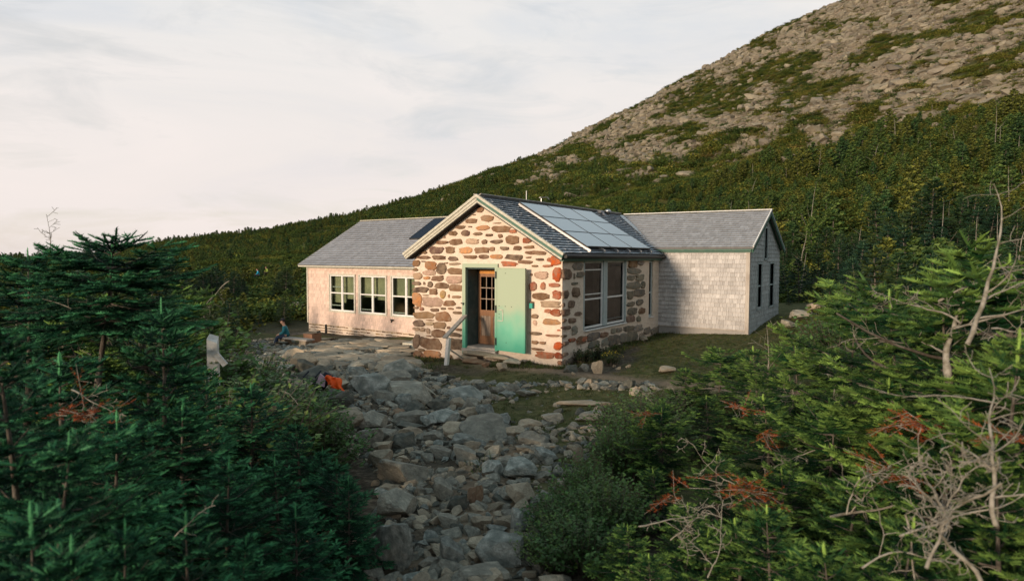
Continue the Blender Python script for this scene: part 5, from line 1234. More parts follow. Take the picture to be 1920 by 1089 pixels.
def lawn():
    G = [grass_tuft(500+i, 16, .10, .006, .05, c) for i, c in enumerate([(.060, .070, .022), (.085, .080, .035), (.040, .055, .018), (.05, .085, .02)])]
    n = 16000; x = rng.uniform(-6, 6, n); y = rng.uniform(-6.5, 9, n); g = fbm(x/2.2, y/2.2, 4) + .32*sstep(.6, 2.2, x + .25*y)*sstep(-5.5, -3.5, y) + .35*sstep(1.5, 5, y)*sstep(.5, 1.5, x)
    wall = ((y > -.75) & (y < -.05) & (x > -4.6) & (x < .3) & ~((x > -3.1) & (x < -1.7))) | ((x > .05) & (x < .5) & (y > -.5) & (y < 6))
    pth = np.abs(y+.95+.18*(x-.5)) < .38
    k = ((g > .5) | wall) & ~((x > WX-.05) & (x < .05) & (y > 0)) & ~((x > -1) & (x < 2.75) & (y > 6)) & (wall | ~pth) & (x > -4.8 ) & ~((x < 0) & (y < -1.4) & (rng.random(n) < .75))
    x = x[k]; y = y[k]; n = len(x); P = np.stack([x, y, ground(x, y)], -1); ro = np.zeros((n, 3)); ro[:, 2] = rng.uniform(0, 6.3, n); s = rng.uniform(.35, 1.0, n)*np.where(wall[k], 1.6, .75)
    scatter('grass', P, ro, np.repeat(s[:, None], 3, 1), rng.integers(0, 4, n), G, label='short olive turf and weeds growing around the hut', cat='grass')
lawn()

# ------------------------------------------------------------------ the forest and scree on the mountainside
HT = []                                                            # far trees: crown + trunk in one light mesh each
def far_tree(seed, H, Rad, tipc, basec, dead=False, lvl=0, nb=None, **kw):
    c, w = fir(seed, H, Rad, lvl, tip=tipc, base=basec, nb=nb, **kw); return c, w.mesh('trunk', BARK if not dead else DEADW, True)
GT = [dict(tipc=(.155, .220, .045), basec=(.014, .038, .010)), dict(tipc=(.240, .245, .042), basec=(.024, .040, .008)), dict(tipc=(.090, .150, .042), basec=(.008, .030, .010))]
FAR = [far_tree(600+i, 2.4, (.8, .95, .7, 1.1)[i % 4], **GT[i % 3], nb=(40, 44, 46, 40)[i % 4], droop=.12) for i in range(5)]
MIDT = [far_tree(620+i, 2.4, (.95, 1.1, .85)[i], tipc=((.070, .115, .035), (.10, .135, .035), (.05, .10, .045))[i], basec=((.012, .036, .016), (.02, .04, .013), (.010, .034, .02))[i], lvl=1, nb=64, droop=.12) for i in range(3)]
def snag_mesh(seed):
    m = MB(); deadwood(m, (0, 0, -.1), (0, 0, 1), 2.4, .05, 1, random.Random(seed), .07, 10); m2 = m.mesh('trunk', DEADW, True); return m2
SNAG = [snag_mesh(k) for k in (1, 2)]
def shrub_mesh(seed, col):
    r = np.random.default_rng(seed); n = 330; P = r.normal(size=(n, 3))*[.42, .42, .22] + [0, 0, .30]; P[:, 2] = np.abs(P[:, 2]); D = r.normal(size=(n, 3)); C = np.array(col)*r.uniform(.55, 1.4, (n, 1))
    X, F, Cc = place_tpl(LQ, P, D, r.uniform(.10, .2, n), C, r); me = np_mesh('shrub', X, [F], Cc); me.materials.append(HILLG); return me
SHR = [shrub_mesh(1, (.100, .135, .028)), shrub_mesh(2, (.180, .180, .035)), shrub_mesh(3, (.050, .085, .022)), shrub_mesh(4, (.20, .165, .05))]
def joined(c, w):                                                  # crown and trunk in one mesh, for instancing
    bm = bmesh.new(); bm.from_mesh(c); bm.from_mesh(w); me = bpy.data.meshes.new('tree'); nc = len(c.polygons)
    bm.to_mesh(me); bm.free(); me.materials.append(NEEDLE); me.materials.append(w.materials[0]); mi = np.zeros(len(me.polygons), np.int32); mi[nc:] = 1; me.polygons.foreach_set('material_index', mi); return me
def hillpos(n, dmin, dmax, amin=-1.30, amax=.22):
    """points spread over the ground within the fan of view"""
    d = np.sqrt(rng.random(n)*(dmax**2-dmin**2) + dmin**2); a = rng.uniform(amin, amax, n); x = CAM[0] + np.sin(a)*d; y = CAM[1] + np.cos(a)*d; return x, y, d, a
def hut_clear(x, y, m=1.2):
    return ~((x > -14.2-m) & (x < 2.8+m) & (y > -1) & (y < 10.5+m)) 
HIK = [at_ground(485, 529)[0], at_ground(501, 524)[0]]; HIKD = min(math.hypot(p[0]-CAM[0], p[1]-CAM[1]) for p in HIK)
print('hikers at', HIKD, HIK)
def forest():
    # candidates with a density that thins near the treeline
    n = 60000; X = []; 
    x, y, d, a = hillpos(n, 22, 110); x2, y2, d2, a2 = hillpos(46000, 110, 330)
    x = np.concatenate([x, x2]); y = np.concatenate([y, y2]); d = np.concatenate([d, d2]); a = np.concatenate([a, a2])
    cov, fo = veg_cover(x, y); z = ground(x, y); u, v = project(np.stack([x, y, z], -1))
    keep = hut_clear(x, y) & (rng.random(len(x)) < np.clip(fo*1.3-.25, 0, 1))
    keep &= ~((d < 30) & (u > 545) & (u < 1500)) & ~((d < 29) & (u > 400) & (u < 640)) & ~((d < 46) & (u > 400) & (u < 640) & (rng.random(len(x)) < .6))
    keep &= ~((u > 1455) & (u < 1580) & (d < 33))
    keep &= ~((u > 380) & (u < 575) & (d > 48) & (d < 62) & (rng.random(len(x)) < .75))
    utop, vtop = project(np.stack([x, y, z+2.4], -1)); keep &= ~((d < HIKD+1.5) & (np.abs(u-493) < 30) & (vtop < 534)); keep &= (rng.random(len(x)) < np.clip((fbm(x/9+60, y/9, 3)-.24)*7, .35, 1)) & ~((d < 60) & (np.abs(u-558) < 18) & (vtop < 585))
    x, y, z, d, a, fo, u = (q[keep] for q in (x, y, z, d, a, fo, u))
    # thin out so that crowns stand about a metre or more apart
    cell = {}; ok = []
    for i in range(len(x)):
        s = 1.15 if d[i] < 60 else (1.45 if d[i] < 110 else 1.7); k = (int(x[i]/s), int(y[i]/s))
        if k in cell: continue
        cell[k] = 1; ok.append(i)
    x, y, z, d, a, fo, u = (q[ok] for q in (x, y, z, d, a, fo, u)); n = len(x)
    right = sstep(1200, 1700, u)
    h = (1.15 + 1.2*rng.random(n)**2 + (.7+1.5*right)*rng.random(n)**1.5*(d < 140))*np.clip(.35+fo*.7, .35, 1)*np.where(d < 40, .85, 1.0)*np.where(d > 150, 1.25, 1)
    cl = fbm(x/7+3, y/7+9, 3); h = h*np.clip(.45 + (cl-.3)*1.5, .5, 1.5); kind = rng.integers(0, 5, n); kind = np.where(rng.random(n) < .6, np.clip(((fbm(x/11+30, y/11, 2)-.3)*12).astype(int), 0, 4), kind)
    snag = (rng.random(n) < .012 + .085*right)
    # the largest in the picture stand alone as things, the rest are one mass
    size = h/d; vis = in_view(x, y, z, 10); hid = ((u > 575) & (u < 1460) & (d < 70)) | ((u < 300) & (d < 60)) | ((u > 1650) & (d < 30)); order = np.argsort(-size*np.where(vis & ~hid, 1, 0)); ind = order[:292]
    m_ = np.ones(n, bool); m_[ind] = False
    for i in ind:
        where = 'left slope behind the firs' if u[i] < 640 else ('slope right behind the hut' if u[i] < 1500 else 'slope at the right beyond the right wing')
        if snag[i]:
            o = bpy.data.objects.new('dead_spruce', SNAG[i % 2]); COL.objects.link(o); o.location = (x[i], y[i], z[i]); o.scale = (1, 1, h[i]/1.9); o.rotation_euler[2] = a[i]*9
            tag(o, 'pale leafless dead spruce trunk standing on the %s' % where, 'dead tree', 'dead spruces on the %s' % where); continue
        near = d[i] < 52
        if d[i] < 40 and u[i] > 1400: kind[i] = 2
        c, w = MIDT[kind[i] % 3] if near else FAR[kind[i]]
        k = kind[i] % 3; nm = ('mid green', 'yellowish', 'dark blue-green')[k]; ln = 'large ' if h[i] > 1.9 else ('low ' if h[i] < 1.25 else '')
        make_tree('spruce_tree', '%s%s spruce on the %s' % (ln, nm, where), 'spruce', '%s%s spruces on the %s' % (ln, nm, where), c, w, (x[i], y[i], z[i]-.05), float(a[i]*37), (h[i]/2.4*1.15, h[i]/2.4*1.15, h[i]/2.4))
    x, y, z, d, h, kind, snag, u, fo = (q[m_] for q in (x, y, z, d, h, kind, snag, u, fo)); n = len(x)
    idx = np.where(snag, 5 + kind % 2, kind); s = h/2.4
    sc_ = np.stack([s*1.25, s*1.25, s], -1); sc_[snag] *= 1.0; ro = np.zeros((n, 3)); ro[:, 2] = rng.uniform(0, 6.3, n); ro[:, 0] = rng.normal(0, .04, n)
    scatter('forest', np.stack([x, y, z-.05], -1), ro, sc_, idx, [joined(*q) for q in FAR] + SNAG, label='dense dwarf spruce forest covering the lower mountainside', cat='forest')
    pass
    # low shrubs and heath between the trees and in the patches of the scree
    x, y, d, a = hillpos(52000, 20, 130); x2, y2, d2, a2 = hillpos(52000, 130, 330); x = np.concatenate([x, x2]); y = np.concatenate([y, y2]); d = np.concatenate([d, d2])
    cov, fo = veg_cover(x, y); z = ground(x, y); u, v = project(np.stack([x, y, z], -1))
    keep = hut_clear(x, y, .3) & (rng.random(len(x)) < np.maximum(cov*np.where(fo > .8, .25, .95), .17)) & ~((d < 31) & (u > 430) & (u < 1500)) & ~((u > 1470) & (u < 1570) & (d < 34))
    x, y, z, d, fo, u = (q[keep] for q in (x, y, z, d, fo, u)); n = len(x); s = rng.uniform(.5, 1.15, n)*np.where(d > 130, 1.7, 1.1)*np.where(fo < .5, .62, 1)
    ro = np.zeros((n, 3)); ro[:, 2] = rng.uniform(0, 6.3, n); sc_ = np.stack([s*1.25, s*1.25, s*.8], -1)
    warm = rng.random(n) < .35 + .3*sstep(1100, 1700, u); idx = np.where(warm & (fo < .8), rng.choice([1, 3, 0], n, p=[.5, .2, .3]), rng.choice([0, 2], n, p=[.4, .6])); idx = np.where(warm & (fo >= .8) & (rng.random(n) < .4), 1, idx)
    scatter('heath', np.stack([x, y, z-.05], -1), ro, sc_, idx, SHR, label='low green and ochre shrubs spreading over the mountainside', cat='shrubs')
def scree():
    HB = [with_mat(SROCK[k], (HROCK, HROCK, HROCK2, HROCK)[k]) for k in range(4)]; HBIG = [ROCKS[k].copy() for k in range(4)]
    for k, q in enumerate(HBIG): q.materials.append((HROCK, HROCK, HROCK, HROCK2)[k])
    x, y, d, a = hillpos(210000, 60, 330, -1.0, .2); cov, fo = veg_cover(x, y); z = ground(x, y)
    keep = rng.random(len(x)) < np.clip(1.05-cov, .03*(fo < .97), 1); keep &= fo < .97
    x, y, z, d, cov = (q[keep] for q in (x, y, z, d, cov)); n = len(x); s = .12 + .30*rng.random(n)**2.2 + 1.1*(rng.random(n)**18); s *= np.where(cov > .5, 1.0, 1)*np.clip(.55+d/260, .6, 1.5)
    size = s/d; big = np.argsort(-size*in_view(x, y, z, -5))[:110]; m_ = np.ones(n, bool); m_[big] = False
    for j, i in enumerate(big):
        k = j % 4; o = bpy.data.objects.new('boulder', HBIG[k]); COL.objects.link(o); o.location = (x[i], y[i], z[i]+s[i]*.05); o.scale = (s[i]*1.35, s[i], s[i]*.6); o.rotation_euler = (.2*math.sin(i), .3*math.cos(i), i*1.7)
        tag(o, 'one of the larger boulders on the scree below the summit', 'boulder', 'larger boulders on the scree slope')
    x, y, z, s = (q[m_] for q in (x, y, z, s)); n = len(x); ro = rng.uniform(-.5, .5, (n, 3)); ro[:, 2] = rng.uniform(0, 6.3, n); sc_ = s[:, None]*np.stack([rng.uniform(.8, 1.5, n), rng.uniform(.7, 1.1, n), rng.uniform(.45, .85, n)], -1)
    scatter('scree', np.stack([x, y, z+s*.06], -1), ro, sc_, rng.integers(0, 4, n), HB, label='grey and tan talus stones covering the upper mountainside', cat='scree')
for k, (u, v, d, m_, lb) in enumerate([(1640, 458, 17, 1, 'tall yellow-green spruce standing behind the right thicket'), (1590, 545, 15.5, 0, 'rounded spruce left of the tall yellow-green one'), (1555, 520, 24, 2, 'dark spruce close behind the gap right of the right wing'),
        (1700, 505, 13.5, 0, 'spruce right of the tall yellow-green one'), (1800, 490, 12.5, 1, 'yellow-green spruce behind the gnarled trunk'), (1880, 450, 12, 0, 'spruce at the right edge behind the bleached limbs'), (1750, 470, 18, 2, 'dark spruce between the yellow-green ones on the right'),
        (1610, 480, 22, 2, 'dark spruce left behind the tall yellow-green one'), (1680, 465, 21, 0, 'mid green spruce right behind the tall yellow-green one'), (1850, 440, 17, 1, 'yellowish spruce farther back at the right edge'), (1500, 480, 29, 2, 'dark spruce behind the gable end of the right wing'), (1530, 470, 31, 0, 'spruce right behind the gable end of the right wing'), (1575, 600, 12.5, 1, 'low yellow-green spruce in front of the rocks right of the right wing'),
        (1650, 560, 11, 0, 'low spruce below the tall yellow-green one'), (1480, 545, 27, 2, 'low dark spruce beside the far corner of the right wing'), (330, 530, 15, 0, 'spruce behind the pointed fir on the left'), (250, 520, 14, 2, 'dark spruce left of the bare branches'), (205, 505, 12.5, 1, 'spruce whose tip shows right of the flat-topped fir'), (290, 505, 21, 2, 'small dark spruce on the left slope nearest the sky'),
        (380, 545, 20, 1, 'yellowish spruce left of the seated person'), (425, 560, 25, 2, 'dark spruce between the white post and the seated person'), (360, 530, 27, 0, 'mid green spruce on the left slope'), (455, 565, 31, 2, 'dark spruce behind the seated person'), (440, 600, 22, 0, 'low spruce just left of the bench'), (485, 585, 30, 2, 'small dark spruce beyond the bench'), (400, 580, 17.5, 1, 'low yellowish spruce above the white post'),
        (520, 560, 34, 0, 'small spruce behind the person in the teal jacket'), (110, 490, 11.5, 0, 'spruce behind the flat-topped fir at the far left'), (30, 500, 12, 1, 'spruce farther back at the left edge')]):
    P, h = top_pos(u, v, d); c, w = MIDT[m_]; make_tree('spruce_tree', lb, 'spruce', 'spruces at middle distance', c, w, tuple(P - np.array([0, 0, .08])), k*1.7, (max(h, .5)/2.4*1.15, max(h, .5)/2.4*1.15, max(h, .5)/2.4))
forest(); scree()

# ------------------------------------------------------------------ small things around the hut
def zplane(u, v, z): return on_plane(u, v, (0, 0, 1), z)
def small_things():
    # handrail by the door
    b = on_plane(836, 690, (0, 1, 0), -1.0); t = on_plane(842, 634, (0, 1, 0), -1.0); e = on_plane(873, 592, (0, 1, 0), -.11)
    T = empty('handrail', (b[0], b[1], b[2]-.05), 0, 'weathered pale wooden handrail on one post beside the green door', 'handrail'); L0 = np.array(T.location)
    m = MB(); m.bar((0, 0, -.2), tuple(t-L0), .085, .085, (0, 1, 0)); m.build('post', WHITE, T)
    m = MB(); m.bar(tuple(t-L0 + np.array([-.05, -.10, .01])), tuple(e-L0), .11, .045); m.build('rail', WOOD, T)
    m = MB(); q = b + (t-b)*.62; m.bar(tuple(q-L0 + np.array([.02, .04, 0])), tuple(np.array([-2.6, -.2, b[2]+.05])-L0), .03, .03); m.build('brace', WOOD, T)
    # low wooden steps left of the stone wall
    T = empty('wooden_steps', (-6.0, 1.7, -.5), 0, 'two low pale wooden steps against the left side of the stone hut', 'steps'); 
    a = zplane(720, 656, -.32); c = zplane(778, 660, -.32)
    m = MB(); m.box((a[0]+6.0, a[1]-1.7, -.1), (c[0]+6.6, a[1]-1.7+.45, .18)); m.build('step', PALE, T)
    m = MB(); m.box((a[0]+6.35, a[1]-1.7+.452, -.1), (c[0]+6.6, a[1]-1.7+1.0, .36)); m.build('step', PALE, T)
    # plank bench on stones
    a = zplane(526, 634, -.28); b = zplane(583, 640, -.28); T = empty('plank_bench', (float(a[0]), float(a[1]), float(ground(a[0], a[1]))), 0, 'pale plank bench on stone blocks where the man in teal sits', 'bench'); L0 = np.array(T.location)
    m = MB(); m.bar(tuple(a-L0), tuple(b-L0), .34, .055); m.build('seat', WOOD, T)
    for q in (.16, .84):
        p = a + (b-a)*q; g = float(ground(p[0], p[1])); m = MB(); h = -.31-g; m.hexa([(p[0]-L0[0]+sx*.17+.02*sy, p[1]-L0[1]+sy*.15, g-.1-L0[2]) for sx, sy in ((-1, -1), (1, -1), (1, 1), (-1, 1))] + [(p[0]-L0[0]+sx*.15, p[1]-L0[1]+sy*.13+.01*sx, -.308-L0[2]) for sx, sy in ((-1, -1), (1, -1), (1, 1), (-1, 1))]); m.build('leg', ROCK[2], T)
    c = zplane(545, 630, -.2); e = zplane(598, 624, -.05); T = empty('plank', (float(c[0]), float(c[1]), -.2), 0, 'dark weathered plank propped on a brown block behind the bench', 'plank')
    m = MB(); m.bar((0, 0, 0), tuple(e-c), .22, .06); m.build('board', mat('dark_plank', (.13, .12, .10), .85, n_scale=9, n_amt=.5, n_col=(.06, .055, .05)), T)
    m = MB(); k = (e-c)*.78; m.box((k[0]-.22, k[1]-.2, -.5), (k[0]+.22, k[1]+.2, k[2]-.035)); m.build('block', mat('brown_block', (.28, .15, .09), .9, n_scale=6, n_amt=.5, n_col=(.15, .09, .06)), T)
    # pole leaning on the left wing
    p = on_plane(735, 601, LN, LN@(LO + LN*.05)); g = zplane(729, 632, -.42); T = empty('leaning_pole', tuple(g), 0, 'thin pole with a black grip leaning on the left wing below a window', 'pole')
    m = MB(); m.tube([(0, 0, -.02), tuple((p-g)*.86)], .012, 6); m.build('shaft', WOOD, T); m = MB(); m.tube([tuple((p-g)*.86), tuple(p-g)], [.03, .035], 7); m.bar(tuple((p-g)*1.0 - LU*.07), tuple((p-g)*1.0 + LU*.07), .03, .05); m.build('grip', BLACK, T)
    # white post with a sloping rail among the bushes at the left
    P, h = top_pos(400, 630, 8.4); T = empty('white_post', tuple(P), -YAW+.2, 'peeling white wooden post with a slanting rail rising from the bushes at the left', 'post')
    PW = mat('peeling_white_paint', (.66, .66, .64), .8, n_scale=9, n_amt=.6, n_col=(.30, .29, .27), bump=.006, b_scale=30)
    m = MB(); m.hexa([(-.065, -.06, -.2), (.065, -.06, -.2), (.065, .06, -.2), (-.065, .06, -.2), (-.06, -.055, h-.05), (.055, -.06, h-.10), (.05, .055, h-.03), (-.055, .06, h)]); m.build('post', PW, T)
    m = MB(); m.bar((.04, -.07, h-.22), (.15, -.08, h-.36), .04, .06); m.build('rail', PW, T)
    # yellow flowers and dark weeds by the side wall
    P, d = at_ground(1148, 684); r = np.random.default_rng(8); c, w = leafy(77, .34, .30, 60, (.05, .085, .025), .035); fl = []; T = empty('flowering_weed', tuple(P), 0, 'small weed with yellow flowers at the foot of the stone side wall', 'flowers')
    for nm, me in (('leaves', c), ('stems', w)): o = bpy.data.objects.new(nm, me); COL.objects.link(o); o.parent = T
    n = 60; a = r.uniform(0, 6.28, n); rr = .26*np.sqrt(r.random(n)); Q = np.stack([rr*np.cos(a), rr*np.sin(a), .30 - .5*rr*.5 + r.normal(size=n)*.02], -1)
    X, F, Cc = place_tpl(LQ, Q, r.normal(size=(n, 3))*[1, 1, .3], np.full(n, .03), np.array([(.75, .55, .04)]*n), r); me = np_mesh('blossom', X, [F], Cc); me.materials.append(LEAF); o = bpy.data.objects.new('blossom', me); COL.objects.link(o); o.parent = T
    for u, v, hh, lb in ((1092, 672, .42, 'dark leafy weeds at the stone corner of the hut'), (1125, 664, .38, 'dark leafy weeds under the side windows')):
        P, d = at_ground(u, v+8); c, w = leafy(80+u, hh, .34, 60, (.030, .055, .022), .045); T = empty('weeds', tuple(P), 0, lb, 'weeds')
        for nm, me in (('leaves', c), ('stems', w)): o = bpy.data.objects.new(nm, me); COL.objects.link(o); o.parent = T
    for u, v, s_, lb in ((1160, 692, .05, 'small white stone beside the upright pale stone'), (1179, 688, .05, 'small white stone right of the yellow flowers'), (1152, 687, .045, 'small pale stone touching the yellow flowered weed'), (1076, 703, .05, 'small pale stone by the hut corner')):
        P, d = at_ground(u, v); o = rock(P, s_*1.3, s_, s_, u, (0, 0), 3, 2, lb, None, .3); 
    # flat paving slabs of the terrace by the left wing
    rr_ = random.Random(31); done = []
    tries = 0
    while len(done) < 46 and tries < 500:
        tries += 1; u = rr_.uniform(600, 790); v = rr_.uniform(640, 692)
        P, d = at_ground(u, v); x, y = P[0], P[1]
        if y > lw_y(x)-.5 or (x > WX-.5 and y > -.4): continue
        s_ = rr_.uniform(.28, .55)
        if any(math.hypot(x-a, y-b) < (c+s_)*.62 for a, b, c in done): continue
        done.append((x, y, s_)); rock((x, y, P[2]), s_*rr_.uniform(1, 1.35), s_*.8, .07, rr_.uniform(-.4, .4)-YAW, (rr_.uniform(-.05, .05), rr_.uniform(-.05, .05)), rr_.randrange(10), rr_.choice((2, 2, 0)), 'flat tan slab of the rough terrace below the left wing', 'terrace slabs below the left wing', .2, 'slab', 'flat_stone')
small_things()

# ------------------------------------------------------------------ people
SKIN = mat('skin', (.42, .25, .18), .6); 
def skin_mesh(name, V, E, Rr, m, parent, root=0, sub=2):
    me = bpy.data.meshes.new(name); me.from_pydata([tuple(v) for v in V], E, []); o = bpy.data.objects.new(name, me); COL.objects.link(o); me.materials.append(m)
    sk = o.modifiers.new('skin', 'SKIN'); 
    for i, q in enumerate(me.skin_vertices[0].data if me.skin_vertices else []): pass
    if not me.skin_vertices: me.attributes
    bm = bmesh.new(); bm.from_mesh(me); ly = bm.verts.layers.skin.verify(); bm.verts.ensure_lookup_table()
    for i, v in enumerate(bm.verts): rr = Rr[i]; v[ly].radius = (rr, rr) if not hasattr(rr, '__len__') else rr; v[ly].use_root = (i == root)
    bm.to_mesh(me); bm.free()
    sb = o.modifiers.new('sub', 'SUBSURF'); sb.levels = sub; sb.render_levels = sub; o.modifiers['skin'].use_smooth_shade = True
    if parent: o.parent = parent
    return o
def person(loc, rz, label, jacket, trousers, hat, pose='sit', sc=1.0, hair=(.05, .03, .02), group=None):
    T = empty('person', loc, rz, label, 'person', group); T.scale = (sc,)*3
    J = mat('jacket_cloth', jacket, .75, n_scale=9, n_amt=.3, n_col=tuple(c*.6 for c in jacket), bump=.01, b_scale=9); Tm = mat('trouser_cloth', trousers, .8); Ht = mat('hat_cloth', hat, .8); Hr = mat('hair', hair, .7); Bt = mat('boot', (.05, .035, .025), .7)
    # +X is forward; seat height .45 for sitting
    if pose == 'sit':
        hip = (0, 0, .50); knee = lambda s: (.42, s*.12, .50 if s > 0 else .54); ank = lambda s: (.44 + .06*s, s*.13, .09); toe = lambda s: (.60+.06*s, s*.15, .04)
        spine = [(0, 0, .50), (.0, 0, .66), (.05, 0, .84), (.10, 0, .99)]; head = (.16, 0, 1.19); sh = lambda s: (.08, s*.18, .95); el = lambda s: (.14, s*.25, .70); hd = lambda s: (.34, s*.12, .62)
    else:
        hip = (0, 0, .92); knee = lambda s: (.04*s+.02, s*.11, .50); ank = lambda s: (.05*s-.02, s*.12, .09); toe = lambda s: (.14+.05*s, s*.14, .04)
        spine = [(0, 0, .92), (0, 0, 1.08), (.0, 0, 1.26), (.02, 0, 1.42)]; head = (.05, 0, 1.62); sh = lambda s: (.0, s*.19, 1.38); el = lambda s: (-.02, s*.27, 1.12); hd = lambda s: (.12, s*.25, .92)
    V = list(spine); E = [(0, 1), (1, 2), (2, 3)]; Rr = [.12, .115, .13, .075]
    def add(p, pr, r): V.append(p); Rr.append(r); E.append((pr, len(V)-1)); return len(V)-1
    nk = add(tuple((np.array(spine[3])*.55 + np.array(head)*.45)), 3, .052); hx, hy, hz = head
    a = add((hx, hy, hz-.06), nk, .062); b = add((hx+.005, hy, hz+.01), a, .083); c = add((hx-.005, hy, hz+.07), b, .07); add((hx+.085, hy, hz-.045), a, .03)
    for s in (-1, 1):
        q = add(sh(s), 2, .058); q = add(el(s), q, .044); q = add(hd(s), q, .032); w = np.array(hd(s)); fw = unit(np.array(hd(s)) - np.array(el(s))); pal = add(tuple(w+fw*.06), q, .030)
        for k in range(4): f1 = add(tuple(w + fw*(.11 + .01*(1.5-abs(k-1.5))) + np.array([0, (k-1.5)*.018, -.004])), pal, .010); add(tuple(w + fw*.135 + np.array([0, (k-1.5)*.019, -.03])), f1, .008)
        add(tuple(w + fw*.05 + np.array([.0, -s*.045, .01])), pal, .011)
        q = add(knee(s) if False else tuple((np.array(hip)*.75 + np.array(knee(s))*.25 + np.array([0, s*.07, 0]))), 0, .088); q = add(knee(s), q, .062); q = add(ank(s), q, .042); add(toe(s), q, .035)
    skin_mesh('body', V, E, Rr, SKIN, T)
    # jacket
    V = [tuple(np.array(p)) for p in spine]; E = [(0, 1), (1, 2), (2, 3)]; Rr = [.155, .145, .155, .10]
    for s in (-1, 1):
        i = len(V); V += [sh(s), el(s), tuple(np.array(el(s))*.15 + np.array(hd(s))*.85)]; E += [(2, i), (i, i+1), (i+1, i+2)]; Rr += [.078, .063, .05]
    skin_mesh('jacket', V, E, Rr, J, T)
    V = [hip, tuple(np.array(hip) - np.array([.0, 0, .02]))]; E = [(0, 1)]; Rr = [.14, .14]
    for s in (-1, 1):
        i = len(V); V += [tuple((np.array(hip)*.75 + np.array(knee(s))*.25 + np.array([0, s*.07, 0]))), knee(s), tuple(np.array(ank(s)) + np.array([0, 0, .03]))]; E += [(1, i), (i, i+1), (i+1, i+2)]; Rr += [.10, .075, .06]
    skin_mesh('trousers', V, E, Rr, Tm, T)
    for s in (-1, 1):
        a_ = np.array(ank(s)); t_ = np.array(toe(s)); skin_mesh('boot', [tuple(a_), tuple(a_*.7+t_*.3 - [0, 0, .03]), tuple(t_)], [(0, 1), (1, 2)], [.052, .055, .045], Bt, T, 0, 1)
    # face, hair, hat
    m = MB(); m.tube([(hx+.092, -.03, hz+.01), (hx+.098, -.03, hz+.01)], .009, 6); m.tube([(hx+.092, .03, hz+.01), (hx+.098, .03, hz+.01)], .009, 6); m.build('eyes', BLACK, T)
    m = MB(); m.tube([(hx+.08, 0, hz+.015), (hx+.108, 0, hz-.02), (hx+.085, 0, hz-.03)], [.008, .014, .008], 6); m.tube([(hx, -.085, hz+.02), (hx-.005, -.1, hz), (hx, -.085, hz-.02)], .012, 5); m.tube([(hx, .085, hz+.02), (hx-.005, .1, hz), (hx, .085, hz-.02)], .012, 5); m.build('nose_and_ears', SKIN, T)
    skin_mesh('hair', [(hx-.035, 0, hz-.03), (hx-.03, 0, hz+.05), (hx+.01, 0, hz+.09)], [(0, 1), (1, 2)], [.078, .092, .07], Hr, T, 0, 2)
    if hat != hair:
        m = MB(); m.tube([(hx-.01, 0, hz+.045), (hx-.01, 0, hz+.09), (hx-.01, 0, hz+.14), (hx-.01, 0, hz+.165)], [.106, .108, .085, .03], 14); m.bar((hx+.05, 0, hz+.055), (hx+.17, 0, hz+.045), .13, .012); m.build('hat', Ht, T, True)
    return T
p = zplane(538, 634, -.26); person((float(p[0]), float(p[1]), -.26-.50*.76), math.atan2(-RT[1], -RT[0]) + .25, 'person in teal jacket and black cap sitting at the left end of the bench', (.02, .16, .20), (.02, .035, .07), (.015, .015, .018), 'sit', .76, (.03, .02, .015))
for u, v, lb, jk, tr, ps, rz in ((485, 527, 'person in a bright blue top sitting on the slope far behind the left firs', (.02, .36, .55), (.03, .04, .06), 'sit', -2.2), (501, 521, 'person in a lime green top sitting beside the one in bright blue', (.32, .42, .08), (.06, .05, .04), 'sit', -1.6)):
    P = HIK[0] if u < 490 else HIK[1]; z = P[2] + .75
    person((P[0], P[1], z-.62), rz, lb, jk, tr, (.04, .025, .015), ps, 1.15, (.04, .025, .015), 'hikers resting on the slope'); rock((P[0]+.1, P[1]+.1, z-.75), .5, .45, .45, 0, (0, 0), 6 if u < 490 else 2, 2, 'pale boulder under the hiker in %s' % ('blue' if u < 490 else 'lime green'), None, .5)
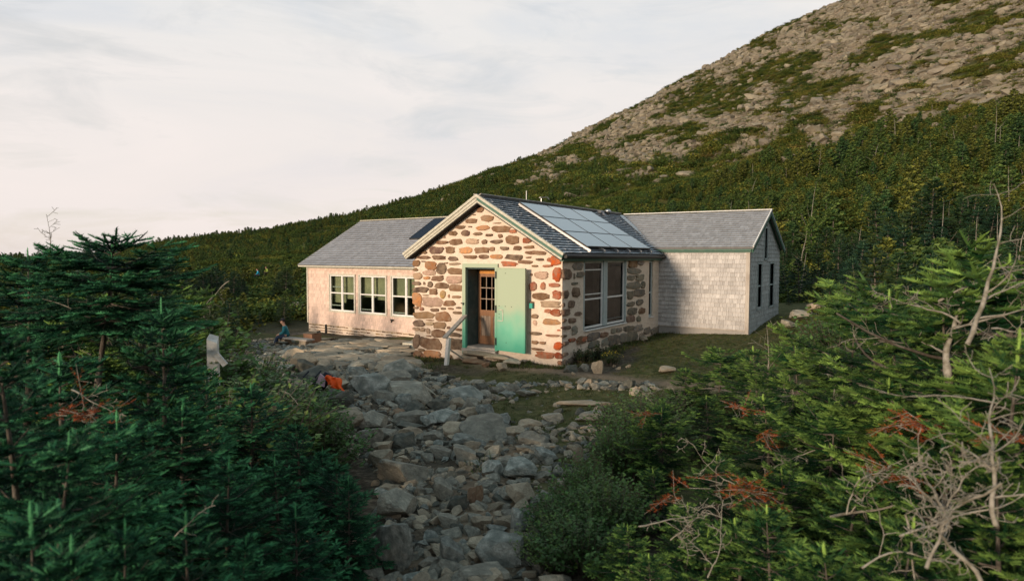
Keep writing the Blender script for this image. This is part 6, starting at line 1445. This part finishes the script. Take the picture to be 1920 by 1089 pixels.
# ---- backpack and orange jacket on the rocks
def gear():
    P, d = at_ground(606, 756); z = P[2]+.16
    T = empty('backpack', (P[0], P[1], z), -YAW+.2, 'dark navy backpack with a pale pink panel lying on the rocks', 'backpack'); NV = mat('navy_nylon', (.012, .014, .024), .6, bump=.01, b_scale=12); PK = mat('pale_pink_nylon', (.50, .36, .44), .6)
    bm = bmesh.new(); bmesh.ops.create_cube(bm, size=1); bmesh.ops.bevel(bm, geom=bm.edges[:], offset=.16, segments=3, affect='EDGES'); bmesh.ops.scale(bm, vec=(.22, .2, .36), verts=bm.verts)
    for v in bm.verts: v.co.x += .03*math.sin(v.co.z*9); v.co.y *= 1 + .25*math.cos(v.co.z*6)
    bmesh.ops.rotate(bm, matrix=Matrix.Rotation(.5, 3, 'Y'), verts=bm.verts); me = bpy.data.meshes.new('bag'); bm.to_mesh(me); bm.free(); me.materials.append(NV); o = bpy.data.objects.new('bag', me); COL.objects.link(o); o.parent = T; o.location = (0, 0, .19); me.polygons.foreach_set('use_smooth', [True]*len(me.polygons))
    m = MB(); m.hexa([(-.09, -.16, .2), (.04, -.17, .13), (.05, -.12, .13), (-.09, -.12, .2), (-.02, -.15, .36), (.07, -.16, .28), (.07, -.12, .28), (-.02, -.11, .36)]); m.build('panel', PK, T)
    for s in (-1, 1): m = MB(); m.tube([(-.12+.1*s, .0, .38), (-.2+.1*s, -.08, .30), (-.18+.1*s, -.14, .12), (-.08+.1*s, -.14, .02)], .014, 5); m.build('strap', NV, T)
    # orange jacket: a crumpled fold of cloth draped down the stones
    a, _ = at_ground(614, 716); b, _ = at_ground(650, 750); OR = mat('orange_shell_fabric', (.95, .12, .012), .55, transl=.1)
    d0 = np.linalg.norm(b-CAM); A = CAM + ray(613, 708)*((d0-.45)/np.linalg.norm(ray(613, 708))); B = CAM + ray(650, 748)*((d0-.55)/np.linalg.norm(ray(650, 748)))
    r = np.random.default_rng(4); n1, n2 = 26, 9; V = []; dirv = B-A; L = np.linalg.norm(dirv); side = unit(np.cross(dirv, ray(630, 730))); out = unit(np.cross(side, dirv))
    if out@ray(630, 730) > 0: out = -out
    for i in range(n1):
        t = i/(n1-1); w = (.03 + .085*math.exp(-((t-.42)/.2)**2) + .012*math.sin(t*17))
        for j in range(n2):
            s_ = j/(n2-1)*2-1; V.append(A + dirv*t + side*s_*w*(1 + .2*math.sin(t*9+j)) + out*(.03*math.sin(s_*5 + t*11) + .05*(1-s_*s_) + .015*r.normal()) + np.array([0, 0, .05*math.sin(t*3.1)]))
    F = [(i*n2+j, i*n2+j+1, (i+1)*n2+j+1, (i+1)*n2+j) for i in range(n1-1) for j in range(n2-1)]
    me = np_mesh('orange_jacket', np.array(V) - A, [np.array(F)], smooth=True); o = link_mesh('orange_jacket', me, OR); o.location = A; sd_ = o.modifiers.new('thick', 'SOLIDIFY'); sd_.thickness = .012; tag(o, 'bright orange jacket draped over the rocks beside the backpack', 'jacket')
gear()

# ------------------------------------------------------------------ pieces that are separate parts become objects of their own
def explode(o):
    me = o.data; n = len(me.vertices); par = list(range(n))
    def find(a):
        while par[a] != a: par[a] = par[par[a]]; a = par[a]
        return a
    for e in me.edges:
        a, b = find(e.vertices[0]), find(e.vertices[1])
        if a != b: par[a] = b
    gr = {}
    for p in me.polygons: gr.setdefault(find(p.vertices[0]), []).append(p)
    if len(gr) < 2: return
    co = [tuple(v.co) for v in me.vertices]
    for k, ps in enumerate(gr.values()):
        idx = {}; V = []; F = []
        for p in ps:
            f = []
            for v in p.vertices:
                if v not in idx: idx[v] = len(V); V.append(co[v])
                f.append(idx[v])
            F.append(f)
        q = bpy.data.meshes.new(o.name.split('.')[0]); q.from_pydata(V, [], F)
        for m_ in me.materials: q.materials.append(m_)
        if k == 0: o.data = q
        else: w = bpy.data.objects.new(o.name.split('.')[0], q); COL.objects.link(w); w.parent = o.parent
for o in [o for o in bpy.data.objects if o.type == 'MESH' and o.parent]:
    b = o.name.split('.')[0]
    if b in ('window_mullion', 'bolt', 'notice_board', 'window_sill', 'interior_wall', 'barge_board', 'lock_plate') or (b == 'sash' and o.parent.parent is HUT and len(o.data.polygons) < 25): explode(o)
